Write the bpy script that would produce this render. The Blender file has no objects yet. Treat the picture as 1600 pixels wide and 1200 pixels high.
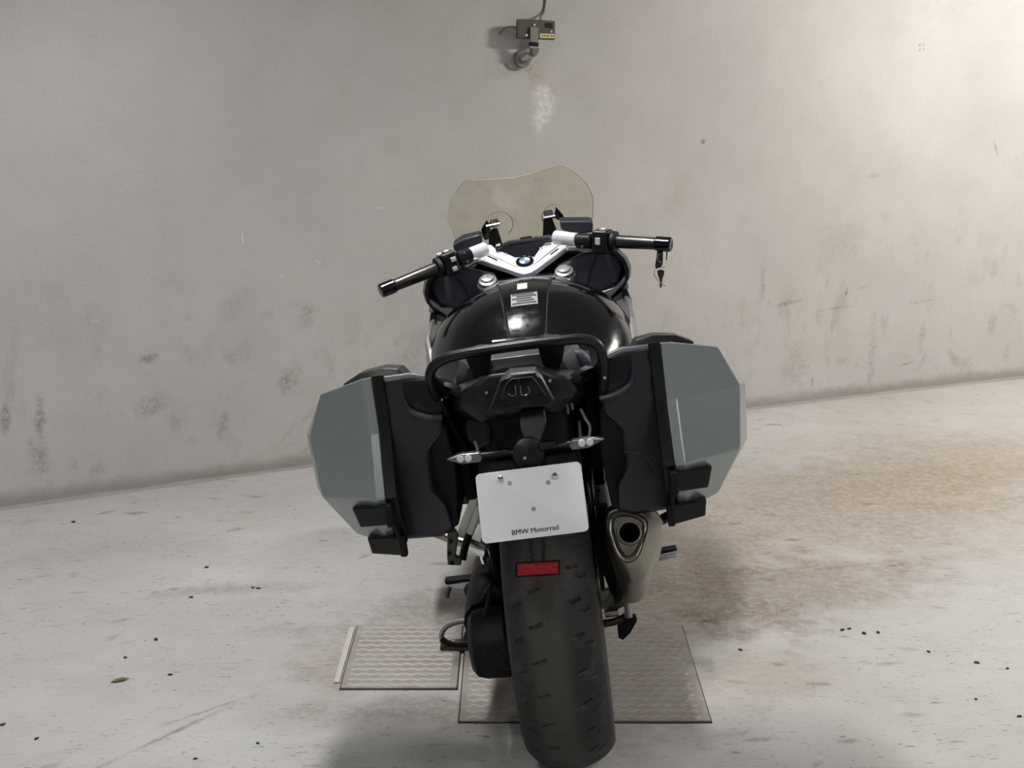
import bpy, bmesh, math, random
from mathutils import Matrix, Vector
random.seed(7)
rad = math.radians
scene = bpy.context.scene
col = scene.collection

# ---------------------------------------------------------------- camera, light, exposure
cam_d = bpy.data.cameras.new('camera'); cam = bpy.data.objects.new('camera', cam_d); col.objects.link(cam)
cam.location = (0, 0, 1.5); cam.rotation_euler = (rad(90 - 12), 0, 0)
cam_d.sensor_width = 36.0; cam_d.lens = 36.0 * 2300 / 1600; cam_d.clip_start = 0.02
scene.camera = cam
scene.cycles.max_bounces = 5; scene.cycles.diffuse_bounces = 3; scene.cycles.glossy_bounces = 3; scene.cycles.transparent_max_bounces = 12
world = bpy.data.worlds.new('garage_air'); scene.world = world; world.use_nodes = True
bg = world.node_tree.nodes['Background']; bg.inputs[0].default_value = (0.98, 0.99, 1.0, 1); bg.inputs[1].default_value = 0.30
LAMP_POWER = 110.0
CEIL = 2.85
# ceiling luminaires, the two behind the camera added as unseen fill: (x, y, rotation, strength, length, colour, label)
COOL = (1, 0.99, 0.985, 1); WARM = (1, 0.955, 0.90, 1)
LAMPS = [
    (-0.42, 3.75, 90, 3.3, 1.15, COOL, 'slim white ceiling lamp above the left side of the motorcycle'),
    (3.5, 5.35, 26, 6.3, 1.15, WARM, 'slim white ceiling lamp near the bright right end of the back wall'),
    (-1.05, 1.15, 90, 1.75, 1.15, COOL, 'slim white ceiling lamp added as unseen fill behind the camera on the left'),
    (1.55, 1.15, 90, 1.65, 1.15, COOL, 'slim white ceiling lamp added as unseen fill behind the camera on the right'),
]
vs = scene.view_settings
vs.view_transform = 'Standard'; vs.look = 'None'; vs.gamma = 1.0; vs.use_curve_mapping = False; vs.exposure = -0.2

# ---------------------------------------------------------------- helpers
def lin(c):
    return tuple((x / 255 / 12.92) if x / 255 <= 0.04045 else ((x / 255 + 0.055) / 1.055) ** 2.4 for x in c) + (1.0,)

class NT:
    def __init__(s, name):
        s.m = bpy.data.materials.new(name); s.m.use_nodes = True; s.t = s.m.node_tree; s.b = s.t.nodes['Principled BSDF']
        s.out = s.t.nodes['Material Output']
    def n(s, typ, **kw):
        nd = s.t.nodes.new(typ)
        for k, v in kw.items(): setattr(nd, k, v)
        return nd
    def l(s, a, b): s.t.links.new(a, b)
    def val(s, sock, v):
        if hasattr(v, 'is_linked') or isinstance(v, bpy.types.NodeSocket): s.l(v, sock)
        else: sock.default_value = v
    def math(s, op, a, b=None, c=None, clamp=False):
        nd = s.n('ShaderNodeMath', operation=op, use_clamp=clamp); s.val(nd.inputs[0], a)
        if b is not None: s.val(nd.inputs[1], b)
        if c is not None: s.val(nd.inputs[2], c)
        return nd.outputs[0]
    def noise(s, vec, scale, detail=4, rough=0.55, dist=0.0):
        nd = s.n('ShaderNodeTexNoise'); s.l(vec, nd.inputs['Vector']); nd.inputs['Scale'].default_value = scale
        nd.inputs['Detail'].default_value = detail; nd.inputs['Roughness'].default_value = rough; nd.inputs['Distortion'].default_value = dist
        return nd.outputs['Fac']
    def ramp(s, fac, a, b, lo=0.0, hi=1.0):
        nd = s.n('ShaderNodeMapRange'); nd.interpolation_type = 'SMOOTHSTEP'; s.l(fac, nd.inputs[0])
        nd.inputs[1].default_value = a; nd.inputs[2].default_value = b; nd.inputs[3].default_value = lo; nd.inputs[4].default_value = hi
        return nd.outputs[0]
    def mix(s, fac, a, b, mode='MIX'):
        nd = s.n('ShaderNodeMix', data_type='RGBA', blend_type=mode)
        s.val(nd.inputs[0], fac); s.val(nd.inputs[6], a); s.val(nd.inputs[7], b)
        return nd.outputs[2]
    def bump(s, h, strength=0.3, dist=0.002):
        nd = s.n('ShaderNodeBump'); s.l(h, nd.inputs['Height']); nd.inputs['Strength'].default_value = strength; nd.inputs['Distance'].default_value = dist
        s.l(nd.outputs[0], s.b.inputs['Normal'])

MAT = {}
def simple(name, rgb, rough=0.5, metal=0.0, var=0.06, scale=60, coat=0.0, bump=0.0, spec=0.5):
    """procedural material: base colour broken up with fine noise, noisy roughness"""
    t = NT(name); c = lin(rgb)
    tc = t.n('ShaderNodeTexCoord'); f = t.noise(tc.outputs['Object'], scale, 4)
    lo = tuple(max(0, x * (1 - var)) for x in c[:3]) + (1,); hi = tuple(min(1, x * (1 + var)) for x in c[:3]) + (1,)
    t.l(t.mix(f, lo, hi), t.b.inputs['Base Color'])
    t.l(t.ramp(f, 0.2, 0.8, max(0.02, rough - 0.06), min(1, rough + 0.06)), t.b.inputs['Roughness'])
    t.b.inputs['Metallic'].default_value = metal; t.b.inputs['Coat Weight'].default_value = coat
    t.b.inputs['Coat Roughness'].default_value = 0.06; t.b.inputs['Specular IOR Level'].default_value = spec
    if bump: t.bump(f, bump, 0.001)
    MAT[name] = t.m
    return t.m

simple('black_gloss', (6, 7, 11), 0.14, coat=0.25, spec=0.4)
simple('black_satin', (11, 11, 14), 0.36, bump=0.05, scale=300, spec=0.35)
simple('black_matte', (8, 8, 10), 0.6, spec=0.25)
simple('charcoal_plastic', (26, 28, 38), 0.42, bump=0.06, scale=900)
simple('cockpit_plastic', (54, 56, 68), 0.55, bump=0.08, scale=700)
simple('grey_plastic', (72, 74, 78), 0.45)
simple('lid_paint', (150, 158, 156), 0.33, metal=0.5, var=0.10, scale=900, coat=0.25)
simple('silver_paint', (230, 232, 236), 0.33, metal=0.2, coat=0.3, var=0.03)
simple('silver_dull', (150, 150, 148), 0.4, metal=0.8)
simple('pale_silver', (180, 181, 180), 0.32, metal=0.8)
simple('chrome', (225, 225, 225), 0.12, metal=1.0)
simple('steel_brushed', (142, 138, 128), 0.36, metal=0.9, var=0.18, scale=45, bump=0.08)
simple('steel_dark', (88, 84, 78), 0.42, metal=0.9, var=0.2, scale=40)
simple('soot', (6, 5, 5), 0.8)
simple('plate_white', (226, 229, 234), 0.42, var=0.02)
simple('print_black', (20, 20, 22), 0.5)
simple('print_grey', (150, 152, 158), 0.5)
simple('sticker_white', (240, 240, 238), 0.5, var=0.02)
simple('reflector_red', (140, 10, 20), 0.3, coat=0.0, var=0.12, scale=300, spec=0.25)
simple('smoke_lens', (9, 11, 13), 0.22, coat=0.1, spec=0.3)
simple('smoke_edge', (44, 48, 50), 0.35)
simple('lens_grey', (92, 94, 97), 0.2, coat=0.6)
simple('led_white', (215, 215, 215), 0.25, var=0.02)
simple('button_grey', (205, 205, 205), 0.5, var=0.03)
simple('emblem_blue', (92, 126, 180), 0.3, coat=0.5)
simple('emblem_white', (238, 238, 240), 0.3, coat=0.5)
simple('grip_rubber', (20, 17, 17), 0.34, bump=0.1, scale=500)
simple('engine_grey', (58, 58, 60), 0.5, metal=0.5)
simple('device_brown', (70, 60, 50), 0.5, var=0.15)
simple('device_grey', (120, 116, 110), 0.5, var=0.1)
simple('yellow_label', (206, 198, 140), 0.6, var=0.05)
simple('cable_grey', (120, 112, 104), 0.6)
simple('key_black', (30, 24, 22), 0.5)
simple('grit_dark', (42, 38, 34), 0.8)
simple('leaf_green', (104, 108, 60), 0.7)
simple('lamp_white', (225, 225, 222), 0.5, var=0.02)
simple('seat_vinyl', (24, 24, 27), 0.45, bump=0.15, scale=600)
simple('ceiling_concrete', (150, 148, 144), 0.9, var=0.12, scale=6, bump=0.1)

def emit_mat():
    t = NT('lamp_glow'); t.t.nodes.remove(t.b)
    e = t.n('ShaderNodeEmission'); e.inputs[0].default_value = (1, 0.975, 0.94, 1); e.inputs[1].default_value = LAMP_POWER
    t.l(e.outputs[0], t.out.inputs[0]); return t.m

def rubber_mat():
    t = NT('tire_rubber'); tc = t.n('ShaderNodeTexCoord'); sp = t.n('ShaderNodeSeparateXYZ'); t.l(tc.outputs['Object'], sp.inputs[0])
    ax = t.math('ABSOLUTE', sp.outputs[0]); f = t.noise(tc.outputs['Object'], 38, 5); f2 = t.noise(tc.outputs['Object'], 400, 3)
    worn = t.ramp(t.math('ADD', ax, t.math('MULTIPLY', t.math('SUBTRACT', f, 0.5), 0.03)), 0.022, 0.050, 1, 0)   # scrubbed centre strip
    c = t.mix(worn, lin((17, 18, 20)), lin((50, 47, 41)))
    c = t.mix(t.ramp(f, 0.45, 0.75, 0, 0.35), c, lin((70, 66, 58)))
    t.l(c, t.b.inputs['Base Color']); t.b.inputs['Roughness'].default_value = 0.62; t.bump(f2, 0.15, 0.001)
    MAT['tire_rubber'] = t.m
rubber_mat()

def glass_mat():
    t = NT('screen_clear'); t.t.nodes.remove(t.b)
    tr = t.n('ShaderNodeBsdfTransparent'); tr.inputs[0].default_value = (0.975, 0.972, 0.915, 1)
    gl = t.n('ShaderNodeBsdfGlossy'); gl.inputs['Roughness'].default_value = 0.08
    df = t.n('ShaderNodeBsdfDiffuse'); df.inputs[0].default_value = lin((176, 170, 142))
    tc = t.n('ShaderNodeTexCoord'); f = t.noise(tc.outputs['Object'], 25, 5)
    lw = t.n('ShaderNodeLayerWeight'); lw.inputs[0].default_value = 0.25
    m1 = t.n('ShaderNodeMixShader'); t.l(t.ramp(f, 0.3, 0.9, 0.015, 0.07), m1.inputs[0]); t.l(tr.outputs[0], m1.inputs[1]); t.l(df.outputs[0], m1.inputs[2])
    m2 = t.n('ShaderNodeMixShader'); t.l(t.math('MULTIPLY', lw.outputs['Fresnel'], 0.35), m2.inputs[0]); t.l(m1.outputs[0], m2.inputs[1]); t.l(gl.outputs[0], m2.inputs[2])
    t.l(m2.outputs[0], t.out.inputs[0]); MAT['screen_clear'] = t.m
glass_mat()

import numpy as np
def vnoise(X, Y, seed, oct_=4, rough=0.55):
    """plain value noise, 0..1"""
    rs = np.random.RandomState(seed); T = rs.rand(256, 256); out = np.zeros_like(X); amp = 1.0; tot = 0.0; k = 1.0
    for o in range(oct_):
        x = X * k + 17.3 * o; y = Y * k + 9.1 * o; xi = np.floor(x).astype(int); yi = np.floor(y).astype(int); fx = x - xi; fy = y - yi
        fx = fx * fx * (3 - 2 * fx); fy = fy * fy * (3 - 2 * fy)
        a = T[xi & 255, yi & 255]; b = T[(xi + 1) & 255, yi & 255]; c = T[xi & 255, (yi + 1) & 255]; d = T[(xi + 1) & 255, (yi + 1) & 255]
        out += amp * ((a * (1 - fx) + b * fx) * (1 - fy) + (c * (1 - fx) + d * fx) * fy); tot += amp; amp *= rough; k *= 2.03
    return out / tot
def stains_and_shade(me, U, Vv, items, nscale, seed):
    """dirt, scuffs, patches and some painted bike shadow on the floor, kept as a colour attribute (alpha = strength):
    (u, v, half length, half width, angle, softness, colour, strength)"""
    n = vnoise(U * nscale, Vv * nscale, seed) - 0.5; C = np.full((len(U), 3), 0.3); A_ = np.zeros(len(U))
    for (u, v, a, b, ang, soft, rgb, k) in items:
        reach = 2.9 * max(a, b); I = np.nonzero((np.abs(U - u) < reach) & (np.abs(Vv - v) < reach))[0]
        c, s_ = math.cos(ang), math.sin(ang); du = U[I] - u; dv = Vv[I] - v
        r = np.hypot((du * c + dv * s_) / a, (-du * s_ + dv * c) / b) + n[I] * (1.7 if max(a, b) < .25 else 0.9)
        t = np.clip((1 + soft - r) / (2 * soft), 0, 1); t = t * t * (3 - 2 * t) * k
        A0 = A_[I]; na = t + A0 * (1 - t); w = np.where(na > 1e-6, t / np.maximum(na, 1e-6), 0)[:, None]
        C[I] = C[I] * (1 - w) + np.array(lin(rgb)[:3]) * w; A_[I] = na
    at = me.attributes.new('stain_shade', 'FLOAT_COLOR', 'POINT'); at.data.foreach_set('color', np.column_stack([C, A_]).astype(np.float32).ravel())
def stain_shade_mix(t, base, brk, lo=0.22):
    a = t.n('ShaderNodeAttribute'); a.attribute_name = 'stain_shade'
    fac = t.math('MULTIPLY', a.outputs['Alpha'], t.ramp(brk, 0.36, 0.60, lo, 1.15), clamp=True); return t.mix(fac, base, a.outputs['Color'])
def grid(name, A0, B0, fn, mat):
    """dense quad grid over the two coordinate lists; fn maps (a, b) arrays to x, y, z, u, v"""
    A0 = np.array(A0); B0 = np.array(B0); na, nb = len(A0), len(B0); AA, BB = np.meshgrid(A0, B0, indexing='ij'); AA = AA.ravel(); BB = BB.ravel()
    x, y, z, u, v = fn(AA, BB); me = bpy.data.meshes.new(name); me.vertices.add(na * nb); me.vertices.foreach_set('co', np.column_stack([x, y, z]).astype(np.float32).ravel())
    I = np.arange(na * nb).reshape(na, nb); Q = np.stack([I[:-1, :-1], I[1:, :-1], I[1:, 1:], I[:-1, 1:]], -1).reshape(-1, 4); m = len(Q)
    me.loops.add(m * 4); me.loops.foreach_set('vertex_index', Q.ravel().astype(np.int32)); me.polygons.add(m)
    me.polygons.foreach_set('loop_start', np.arange(0, m * 4, 4, dtype=np.int32)); me.update(calc_edges=True)
    l = me.uv_layers.new(name='metres'); l.data.foreach_set('uv', np.column_stack([u, v])[Q.ravel()].astype(np.float32).ravel())
    me.materials.append(MAT[mat]); me.shade_smooth(); o = bpy.data.objects.new(name, me); col.objects.link(o); return o, u, v
# ---------------------------------------------------------------- mesh helpers
def tag(o, label=None, cat=None, group=None, kind=None):
    if label: o['label'] = label
    if cat: o['category'] = cat
    if group: o['group'] = group
    if kind: o['kind'] = kind
    return o
def mk(name, V, F, mat, parent=None, smooth=35, bevel=0.0, seg=2, sub=0, uv=None, lim=28):
    me = bpy.data.meshes.new(name); me.from_pydata([tuple(v) for v in V], [], F)
    bm = bmesh.new(); bm.from_mesh(me)
    if uv is None: bmesh.ops.recalc_face_normals(bm, faces=bm.faces)
    bm.to_mesh(me); bm.free()
    if uv is not None:
        l = me.uv_layers.new(name='metres')
        for lp in me.loops: l.data[lp.index].uv = uv[lp.vertex_index]
    me.materials.append(MAT[mat] if isinstance(mat, str) else mat)
    if smooth:
        me.shade_smooth(); me.set_sharp_from_angle(angle=rad(smooth))
    o = bpy.data.objects.new(name, me); col.objects.link(o)
    if parent is not None: o.parent = parent
    if bevel:
        b = o.modifiers.new('edge', 'BEVEL'); b.width = bevel; b.segments = seg; b.limit_method = 'ANGLE'; b.angle_limit = rad(lim); b.harden_normals = True
    if sub:
        s = o.modifiers.new('round', 'SUBSURF'); s.levels = sub; s.render_levels = sub
    return o
def empty(name, loc=(0, 0, 0), rz=0.0):
    o = bpy.data.objects.new(name, None); o.empty_display_size = 0.1; o.location = loc; o.rotation_euler = (0, 0, rz); col.objects.link(o); return o
class G:
    """gathers shapes for one mesh"""
    def __init__(s): s.V = []; s.F = []
    def add(s, V, F):
        k = len(s.V); s.V += [Vector(v) for v in V]; s.F += [tuple(i + k for i in f) for f in F]; return s
    def loft(s, rings, cap=True, closed=True):
        n = len(rings[0]); V = [p for r in rings for p in r]; F = []
        for i in range(len(rings) - 1):
            for j in range(n if closed else n - 1):
                F.append((i * n + j, i * n + (j + 1) % n, (i + 1) * n + (j + 1) % n, (i + 1) * n + j))
        if cap and closed: F.append(tuple(range(n - 1, -1, -1))); F.append(tuple((len(rings) - 1) * n + j for j in range(n)))
        return s.add(V, F)
    def prism(s, poly, off):
        off = Vector(off); return s.loft([[Vector(p) for p in poly], [Vector(p) + off for p in poly]])
    def box(s, c, size, M=None):
        x, y, z = (d / 2 for d in size); P = [(-x, -y, -z), (x, -y, -z), (x, y, -z), (-x, y, -z), (-x, -y, z), (x, -y, z), (x, y, z), (-x, y, z)]
        P = [(M @ Vector(p) if M else Vector(p)) + Vector(c) for p in P]
        return s.add(P, [(0, 3, 2, 1), (4, 5, 6, 7), (0, 1, 5, 4), (1, 2, 6, 5), (2, 3, 7, 6), (3, 0, 4, 7)])
    def tube(s, pts, r, n=10, res=1, flat=1.0, up=None):
        P = [Vector(p) for p in pts]
        R = r if isinstance(r, (list, tuple)) else [r] * len(P)
        if res > 1 and len(P) > 2:
            Q = []; S = []
            for i in range(len(P) - 1):
                p0 = P[max(i - 1, 0)]; p1 = P[i]; p2 = P[i + 1]; p3 = P[min(i + 2, len(P) - 1)]
                for k in range(res):
                    t = k / res; t2 = t * t; t3 = t2 * t
                    Q.append(0.5 * ((2 * p1) + (p2 - p0) * t + (2 * p0 - 5 * p1 + 4 * p2 - p3) * t2 + (3 * p1 - p0 - 3 * p2 + p3) * t3)); S.append(R[i] + (R[i + 1] - R[i]) * t)
            Q.append(P[-1]); S.append(R[-1]); P, R = Q, S
        rings = []; prev = None
        for i, p in enumerate(P):
            d = (P[min(i + 1, len(P) - 1)] - P[max(i - 1, 0)]).normalized()
            if prev is None:
                a = Vector(up) if up else (Vector((0, 0, 1)) if abs(d.z) < 0.9 else Vector((0, 1, 0)))
            else: a = prev
            u = (a - d * a.dot(d)).normalized(); prev = u; w = d.cross(u)
            rings.append([p + (u * math.cos(2 * math.pi * k / n) * flat + w * math.sin(2 * math.pi * k / n)) * R[i] for k in range(n)])
        return s.loft(rings)
    def lathe(s, prof, origin, axis, n=24, cap=True):
        """prof: (distance along axis, radius)"""
        ax = Vector(axis).normalized(); a = Vector((0, 0, 1)) if abs(ax.z) < 0.9 else Vector((1, 0, 0)); u = (a - ax * a.dot(ax)).normalized(); w = ax.cross(u); o = Vector(origin)
        return s.loft([[o + ax * h + (u * math.cos(2 * math.pi * k / n) + w * math.sin(2 * math.pi * k / n)) * max(r, 1e-4) for k in range(n)] for h, r in prof], cap)
    def ball(s, c, r, n=12, sc=(1, 1, 1)):
        rings = []
        for i in range(1, n // 2):
            th = math.pi * i / (n // 2); rings.append([Vector((c[0] + r * sc[0] * math.sin(th) * math.cos(2 * math.pi * k / n), c[1] + r * sc[1] * math.sin(th) * math.sin(2 * math.pi * k / n), c[2] + r * sc[2] * math.cos(th))) for k in range(n)])
        return s.loft(rings)
    def mk(s, name, mat, parent=None, **kw): return mk(name, s.V, s.F, mat, parent, **kw)
def interp(x, tab):
    if x <= tab[0][0]: return tab[0][1]
    for (a, va), (b, vb) in zip(tab, tab[1:]):
        if x <= b: return va + (vb - va) * (x - a) / (b - a)
    return tab[-1][1]
def smooth_interp(x, tab):
    xs = [a for a, _ in tab]; n = len(tab)
    if x <= xs[0]: return tab[0][1]
    if x >= xs[-1]: return tab[-1][1]
    i = max(k for k in range(n) if xs[k] <= x); i = min(i, n - 2)
    def m(k):
        if k == 0: return (tab[1][1] - tab[0][1]) / (xs[1] - xs[0])
        if k == n - 1: return (tab[-1][1] - tab[-2][1]) / (xs[-1] - xs[-2])
        return (tab[k + 1][1] - tab[k - 1][1]) / (xs[k + 1] - xs[k - 1])
    h = xs[i + 1] - xs[i]; t = (x - xs[i]) / h; t2 = t * t; t3 = t2 * t
    return (2 * t3 - 3 * t2 + 1) * tab[i][1] + (t3 - 2 * t2 + t) * h * m(i) + (-2 * t3 + 3 * t2) * tab[i + 1][1] + (t3 - t2) * h * m(i + 1)
def text_mesh(name, body, size, frame, mat, parent, extrude=0.0006, bold=0.0):
    cu = bpy.data.curves.new(name, 'FONT'); cu.body = body; cu.size = size; cu.align_x = 'CENTER'; cu.align_y = 'CENTER'; cu.extrude = extrude; cu.offset = bold; cu.resolution_u = 6
    tmp = bpy.data.objects.new('tmp_text', cu); col.objects.link(tmp)
    bpy.context.view_layer.update()
    me = bpy.data.meshes.new_from_object(tmp.evaluated_get(bpy.context.evaluated_depsgraph_get()))
    bpy.data.objects.remove(tmp); me.transform(frame); me.materials.clear(); me.materials.append(MAT[mat])
    o = bpy.data.objects.new(name, me); col.objects.link(o); o.parent = parent; return o
def frame_of(o, x, y):
    x = Vector(x).normalized(); y = Vector(y); y = (y - x * x.dot(y)).normalized(); z = x.cross(y)
    m = Matrix((x, y, z)).transposed().to_4x4(); m.translation = Vector(o); return m

# ---------------------------------------------------------------- the garage
WA, WB, WC = -0.01535555, 0.53263502, 5.94478685
def wall_y(x): return WC + WB * x + WA * x * x
def wall_mat():
    t = NT('wall_concrete'); uvn = t.n('ShaderNodeUVMap'); uvn.uv_map = 'metres'; uv = uvn.outputs[0]
    big = t.noise(uv, 1.1, 5, 0.6); mid = t.noise(uv, 6, 6, 0.65); fine = t.noise(uv, 80, 3, 0.75); grain = t.noise(uv, 210, 2, 0.7)
    c = t.mix(t.ramp(big, 0.3, 0.72), lin((177, 175, 173)), lin((191, 189, 186)))
    c = t.mix(t.ramp(mid, 0.42, 0.75, 0, 0.30), c, lin((168, 162, 154)))
    c = t.mix(t.ramp(fine, 0.54, 0.78, 0, 0.40), c, lin((140, 135, 128)))
    c = t.mix(t.ramp(grain, 0.35, 0.75, 0, 0.30), c, lin((214, 211, 206)))
    sp = t.n('ShaderNodeSeparateXYZ'); t.l(uv, sp.inputs[0])
    # scuffs and dirt splashes on the lower half of the wall, up to bumper height
    mp = t.n('ShaderNodeMapping'); t.l(uv, mp.inputs[0]); mp.inputs['Scale'].default_value = (2.2, 1.0, 1.0)
    blotch = t.noise(mp.outputs[0], 3.4, 7, 0.72, 0.4)
    low = t.ramp(sp.outputs[1], 0.25, 1.1, 1, 0)
    c = t.mix(t.math('MULTIPLY', t.ramp(blotch, 0.53, 0.72, 0, 0.34), low), c, lin((132, 123, 112)))
    splash = t.noise(uv, 26, 4, 0.8, 0.6)
    c = t.mix(t.math('MULTIPLY', t.ramp(splash, 0.62, 0.76, 0, 0.40), low), c, lin((118, 110, 102)))
    foot = t.ramp(t.math('ADD', sp.outputs[1], t.math('MULTIPLY', t.math('SUBTRACT', mid, 0.5), 0.08)), 0.02, 0.075, 0.5, 0)
    c = t.mix(foot, c, lin((112, 104, 94)))
    c = stain_shade_mix(t, c, t.noise(uv, 55, 4, 0.8))
    t.l(c, t.b.inputs['Base Color']); t.b.inputs['Roughness'].default_value = 0.85; t.b.inputs['Specular IOR Level'].default_value = 0.25
    t.bump(t.math('ADD', fine, t.math('MULTIPLY', mid, 1.5)), 0.25, 0.004); return t.m
def floor_mat():
    t = NT('floor_concrete'); uvn = t.n('ShaderNodeUVMap'); uvn.uv_map = 'metres'; uv = uvn.outputs[0]
    big = t.noise(uv, 0.9, 5, 0.6); mid = t.noise(uv, 5, 5, 0.68, 0.5); fine = t.noise(uv, 70, 3, 0.75); grain = t.noise(uv, 220, 2, 0.6)
    c = t.mix(t.ramp(big, 0.3, 0.72), lin((178, 176, 173)), lin((194, 193, 191)))
    c = t.mix(t.ramp(mid, 0.45, 0.78, 0, 0.25), c, lin((160, 152, 141)))
    c = t.mix(t.ramp(fine, 0.58, 0.80, 0, 0.50), c, lin((120, 113, 105)))
    c = t.mix(t.ramp(grain, 0.4, 0.75, 0, 0.30), c, lin((206, 202, 196)))
    # short broom strokes and scratches running along the bay
    mp = t.n('ShaderNodeMapping'); t.l(uv, mp.inputs[0]); mp.inputs['Scale'].default_value = (26, 90, 1); mp.inputs['Rotation'].default_value = (0, 0, 0.12)
    scr = t.noise(mp.outputs[0], 1.0, 3, 0.7, 0.8)
    patch = t.ramp(mid, 0.36, 0.56)
    c = t.mix(t.math('MULTIPLY', t.ramp(scr, 0.60, 0.68, 0, 0.7), patch), c, lin((98, 93, 88)))
    mp2 = t.n('ShaderNodeMapping'); t.l(uv, mp2.inputs[0]); mp2.inputs['Scale'].default_value = (38, 105, 1); mp2.inputs['Rotation'].default_value = (0, 0, -0.5)
    scr2 = t.noise(mp2.outputs[0], 1.0, 2, 0.7, 0.8)
    c = t.mix(t.ramp(scr2, 0.66, 0.73, 0, 0.65), c, lin((100, 95, 90)))
    c = stain_shade_mix(t, c, t.noise(uv, 34, 4, 0.8), 0.55)
    t.l(c, t.b.inputs['Base Color']); t.l(t.ramp(mid, 0.3, 0.7, 0.55, 0.8), t.b.inputs['Roughness']); t.b.inputs['Specular IOR Level'].default_value = 0.35
    t.bump(t.math('ADD', fine, t.math('MULTIPLY', scr, 1.2)), 0.25, 0.003); return t.m
MAT['wall_concrete'] = wall_mat(); MAT['floor_concrete'] = floor_mat()

xs = [-4.5 + 0.15 * i for i in range(67)]
def wall_arc(x):
    q = WB + 2 * WA * x; F_ = lambda t: 0.5 * (t * np.sqrt(1 + t * t) + np.arcsinh(t)); return (F_(q) - F_(WB)) / (2 * WA)
def fine(lo, hi, a, b, step): return [lo + (a - lo) * i / 6 for i in range(6)] + list(np.arange(a, b, step)) + [b + (hi - b) * i / 6 for i in range(7)]
D = (120, 112, 103); Wt = (232, 230, 226); B = (160, 146, 130); P = (226, 224, 220)
items = [
        (0.1098, 1.4778) + (0.045, 0.055, 0.0, 0.6, B, 0.4),
    (0.0000, 1.5151) + (0.10, 0.04, 0.3, 0.7, (134, 126, 118), 0.35),
    (2.0802, 1.6173) + (0.0045, 0.0045, 0, 0.4, D, 0.9), (2.1025, 1.6174) + (0.0045, 0.0045, 0, 0.4, D, 0.9),
    (2.0819, 1.5945) + (0.0045, 0.0045, 0, 0.4, D, 0.9), (2.1041, 1.5947) + (0.0045, 0.0045, 0, 0.4, D, 0.9),
    (0.9221, 1.2033) + (0.012, 0.010, 0, 0.4, (120, 104, 76), 0.9),
    (2.5739, 1.1396) + (0.035, 0.004, 2.0, 0.5, D, 0.6),
    (-1.1261, 0.9091) + (0.028, 0.004, 1.5, 0.4, Wt, 0.9), (-1.6890, 0.6346) + (0.020, 0.004, 0.1, 0.4, Wt, 0.9),
    (-0.5756, 0.9857) + (0.018, 0.004, 3.0, 0.4, Wt, 0.8), (-0.8355, 0.7942) + (0.016, 0.004, 2.6, 0.4, Wt, 0.8), (-0.9827, 0.7480) + (0.006, 0.006, 0, 0.4, Wt, 0.6),
    (-1.5001, 0.4852) + (0.028, 0.014, 0.1, 0.6, D, 0.55), (-1.5140, 0.3090) + (0.06, 0.035, 0.2, 0.7, D, 0.40),
    (-2.0122, 0.3206) + (0.055, 0.012, 1.45, 0.6, D, 0.6), (-1.8933, 0.3132) + (0.06, 0.014, 1.5, 0.6, D, 0.6), (-1.9093, 0.1693) + (0.05, 0.03, 1.9, 0.7, D, 0.45),
    (-0.9712, 0.3353) + (0.045, 0.03, 1.2, 0.7, D, 0.5), (-1.1734, 0.6513) + (0.06, 0.03, 0.8, 0.8, D, 0.22), (-0.8910, 0.5804) + (0.05, 0.03, 1.2, 0.8, D, 0.25),
    (1.2599, 0.5810) + (0.075, 0.014, 1.57, 0.7, D, 0.35), (1.3983, 0.4732) + (0.075, 0.010, 0.1, 0.6, D, 0.5), (1.6709, 0.4307) + (0.08, 0.004, 0.05, 0.6, D, 0.5),
    (2.1787, 0.4295) + (0.07, 0.004, 0.1, 0.6, D, 0.4), (1.7327, 0.5040) + (0.02, 0.005, 1.4, 0.5, D, 0.8), (1.8242, 0.5191) + (0.03, 0.004, 0.3, 0.6, D, 0.5),
    (1.8981, 0.1773) + (0.15, 0.02, 1.57, 0.8, D, 0.35), (2.1111, 0.1345) + (0.035, 0.006, 0.2, 0.6, D, 0.7), (1.5576, 0.0947) + (0.022, 0.006, 1.5, 0.5, D, 0.8),
    (2.3970, 0.1357) + (0.06, 0.018, 2.3, 0.7, D, 0.4), (1.4479, 0.1858) + (0.10, 0.06, 1.2, 0.8, D, 0.30), (1.6719, 0.7319) + (0.13, 0.07, 0.3, 0.8, (150, 146, 128), 0.3),
    (1.8547, 1.0307) + (0.03, 0.012, 0.1, 0.6, D, 0.3), (2.1910, 0.2618) + (0.06, 0.014, 1.5, 0.7, D, 0.3), (2.6244, 0.2927) + (0.05, 0.02, 1.5, 0.8, (120, 128, 96), 0.35),
    (-0.4470, 0.3853) + (0.10, 0.07, 0.5, 0.8, D, 0.25), (-0.7381, 0.2092) + (0.08, 0.05, 0.5, 0.8, D, 0.25), (0.8010, 0.9954) + (0.10, 0.05, 1.2, 0.8, B, 0.2), (0.1366, 1.3722) + (0.046, 0.082, 0.0, 0.5, P, 0.85),
]
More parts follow.
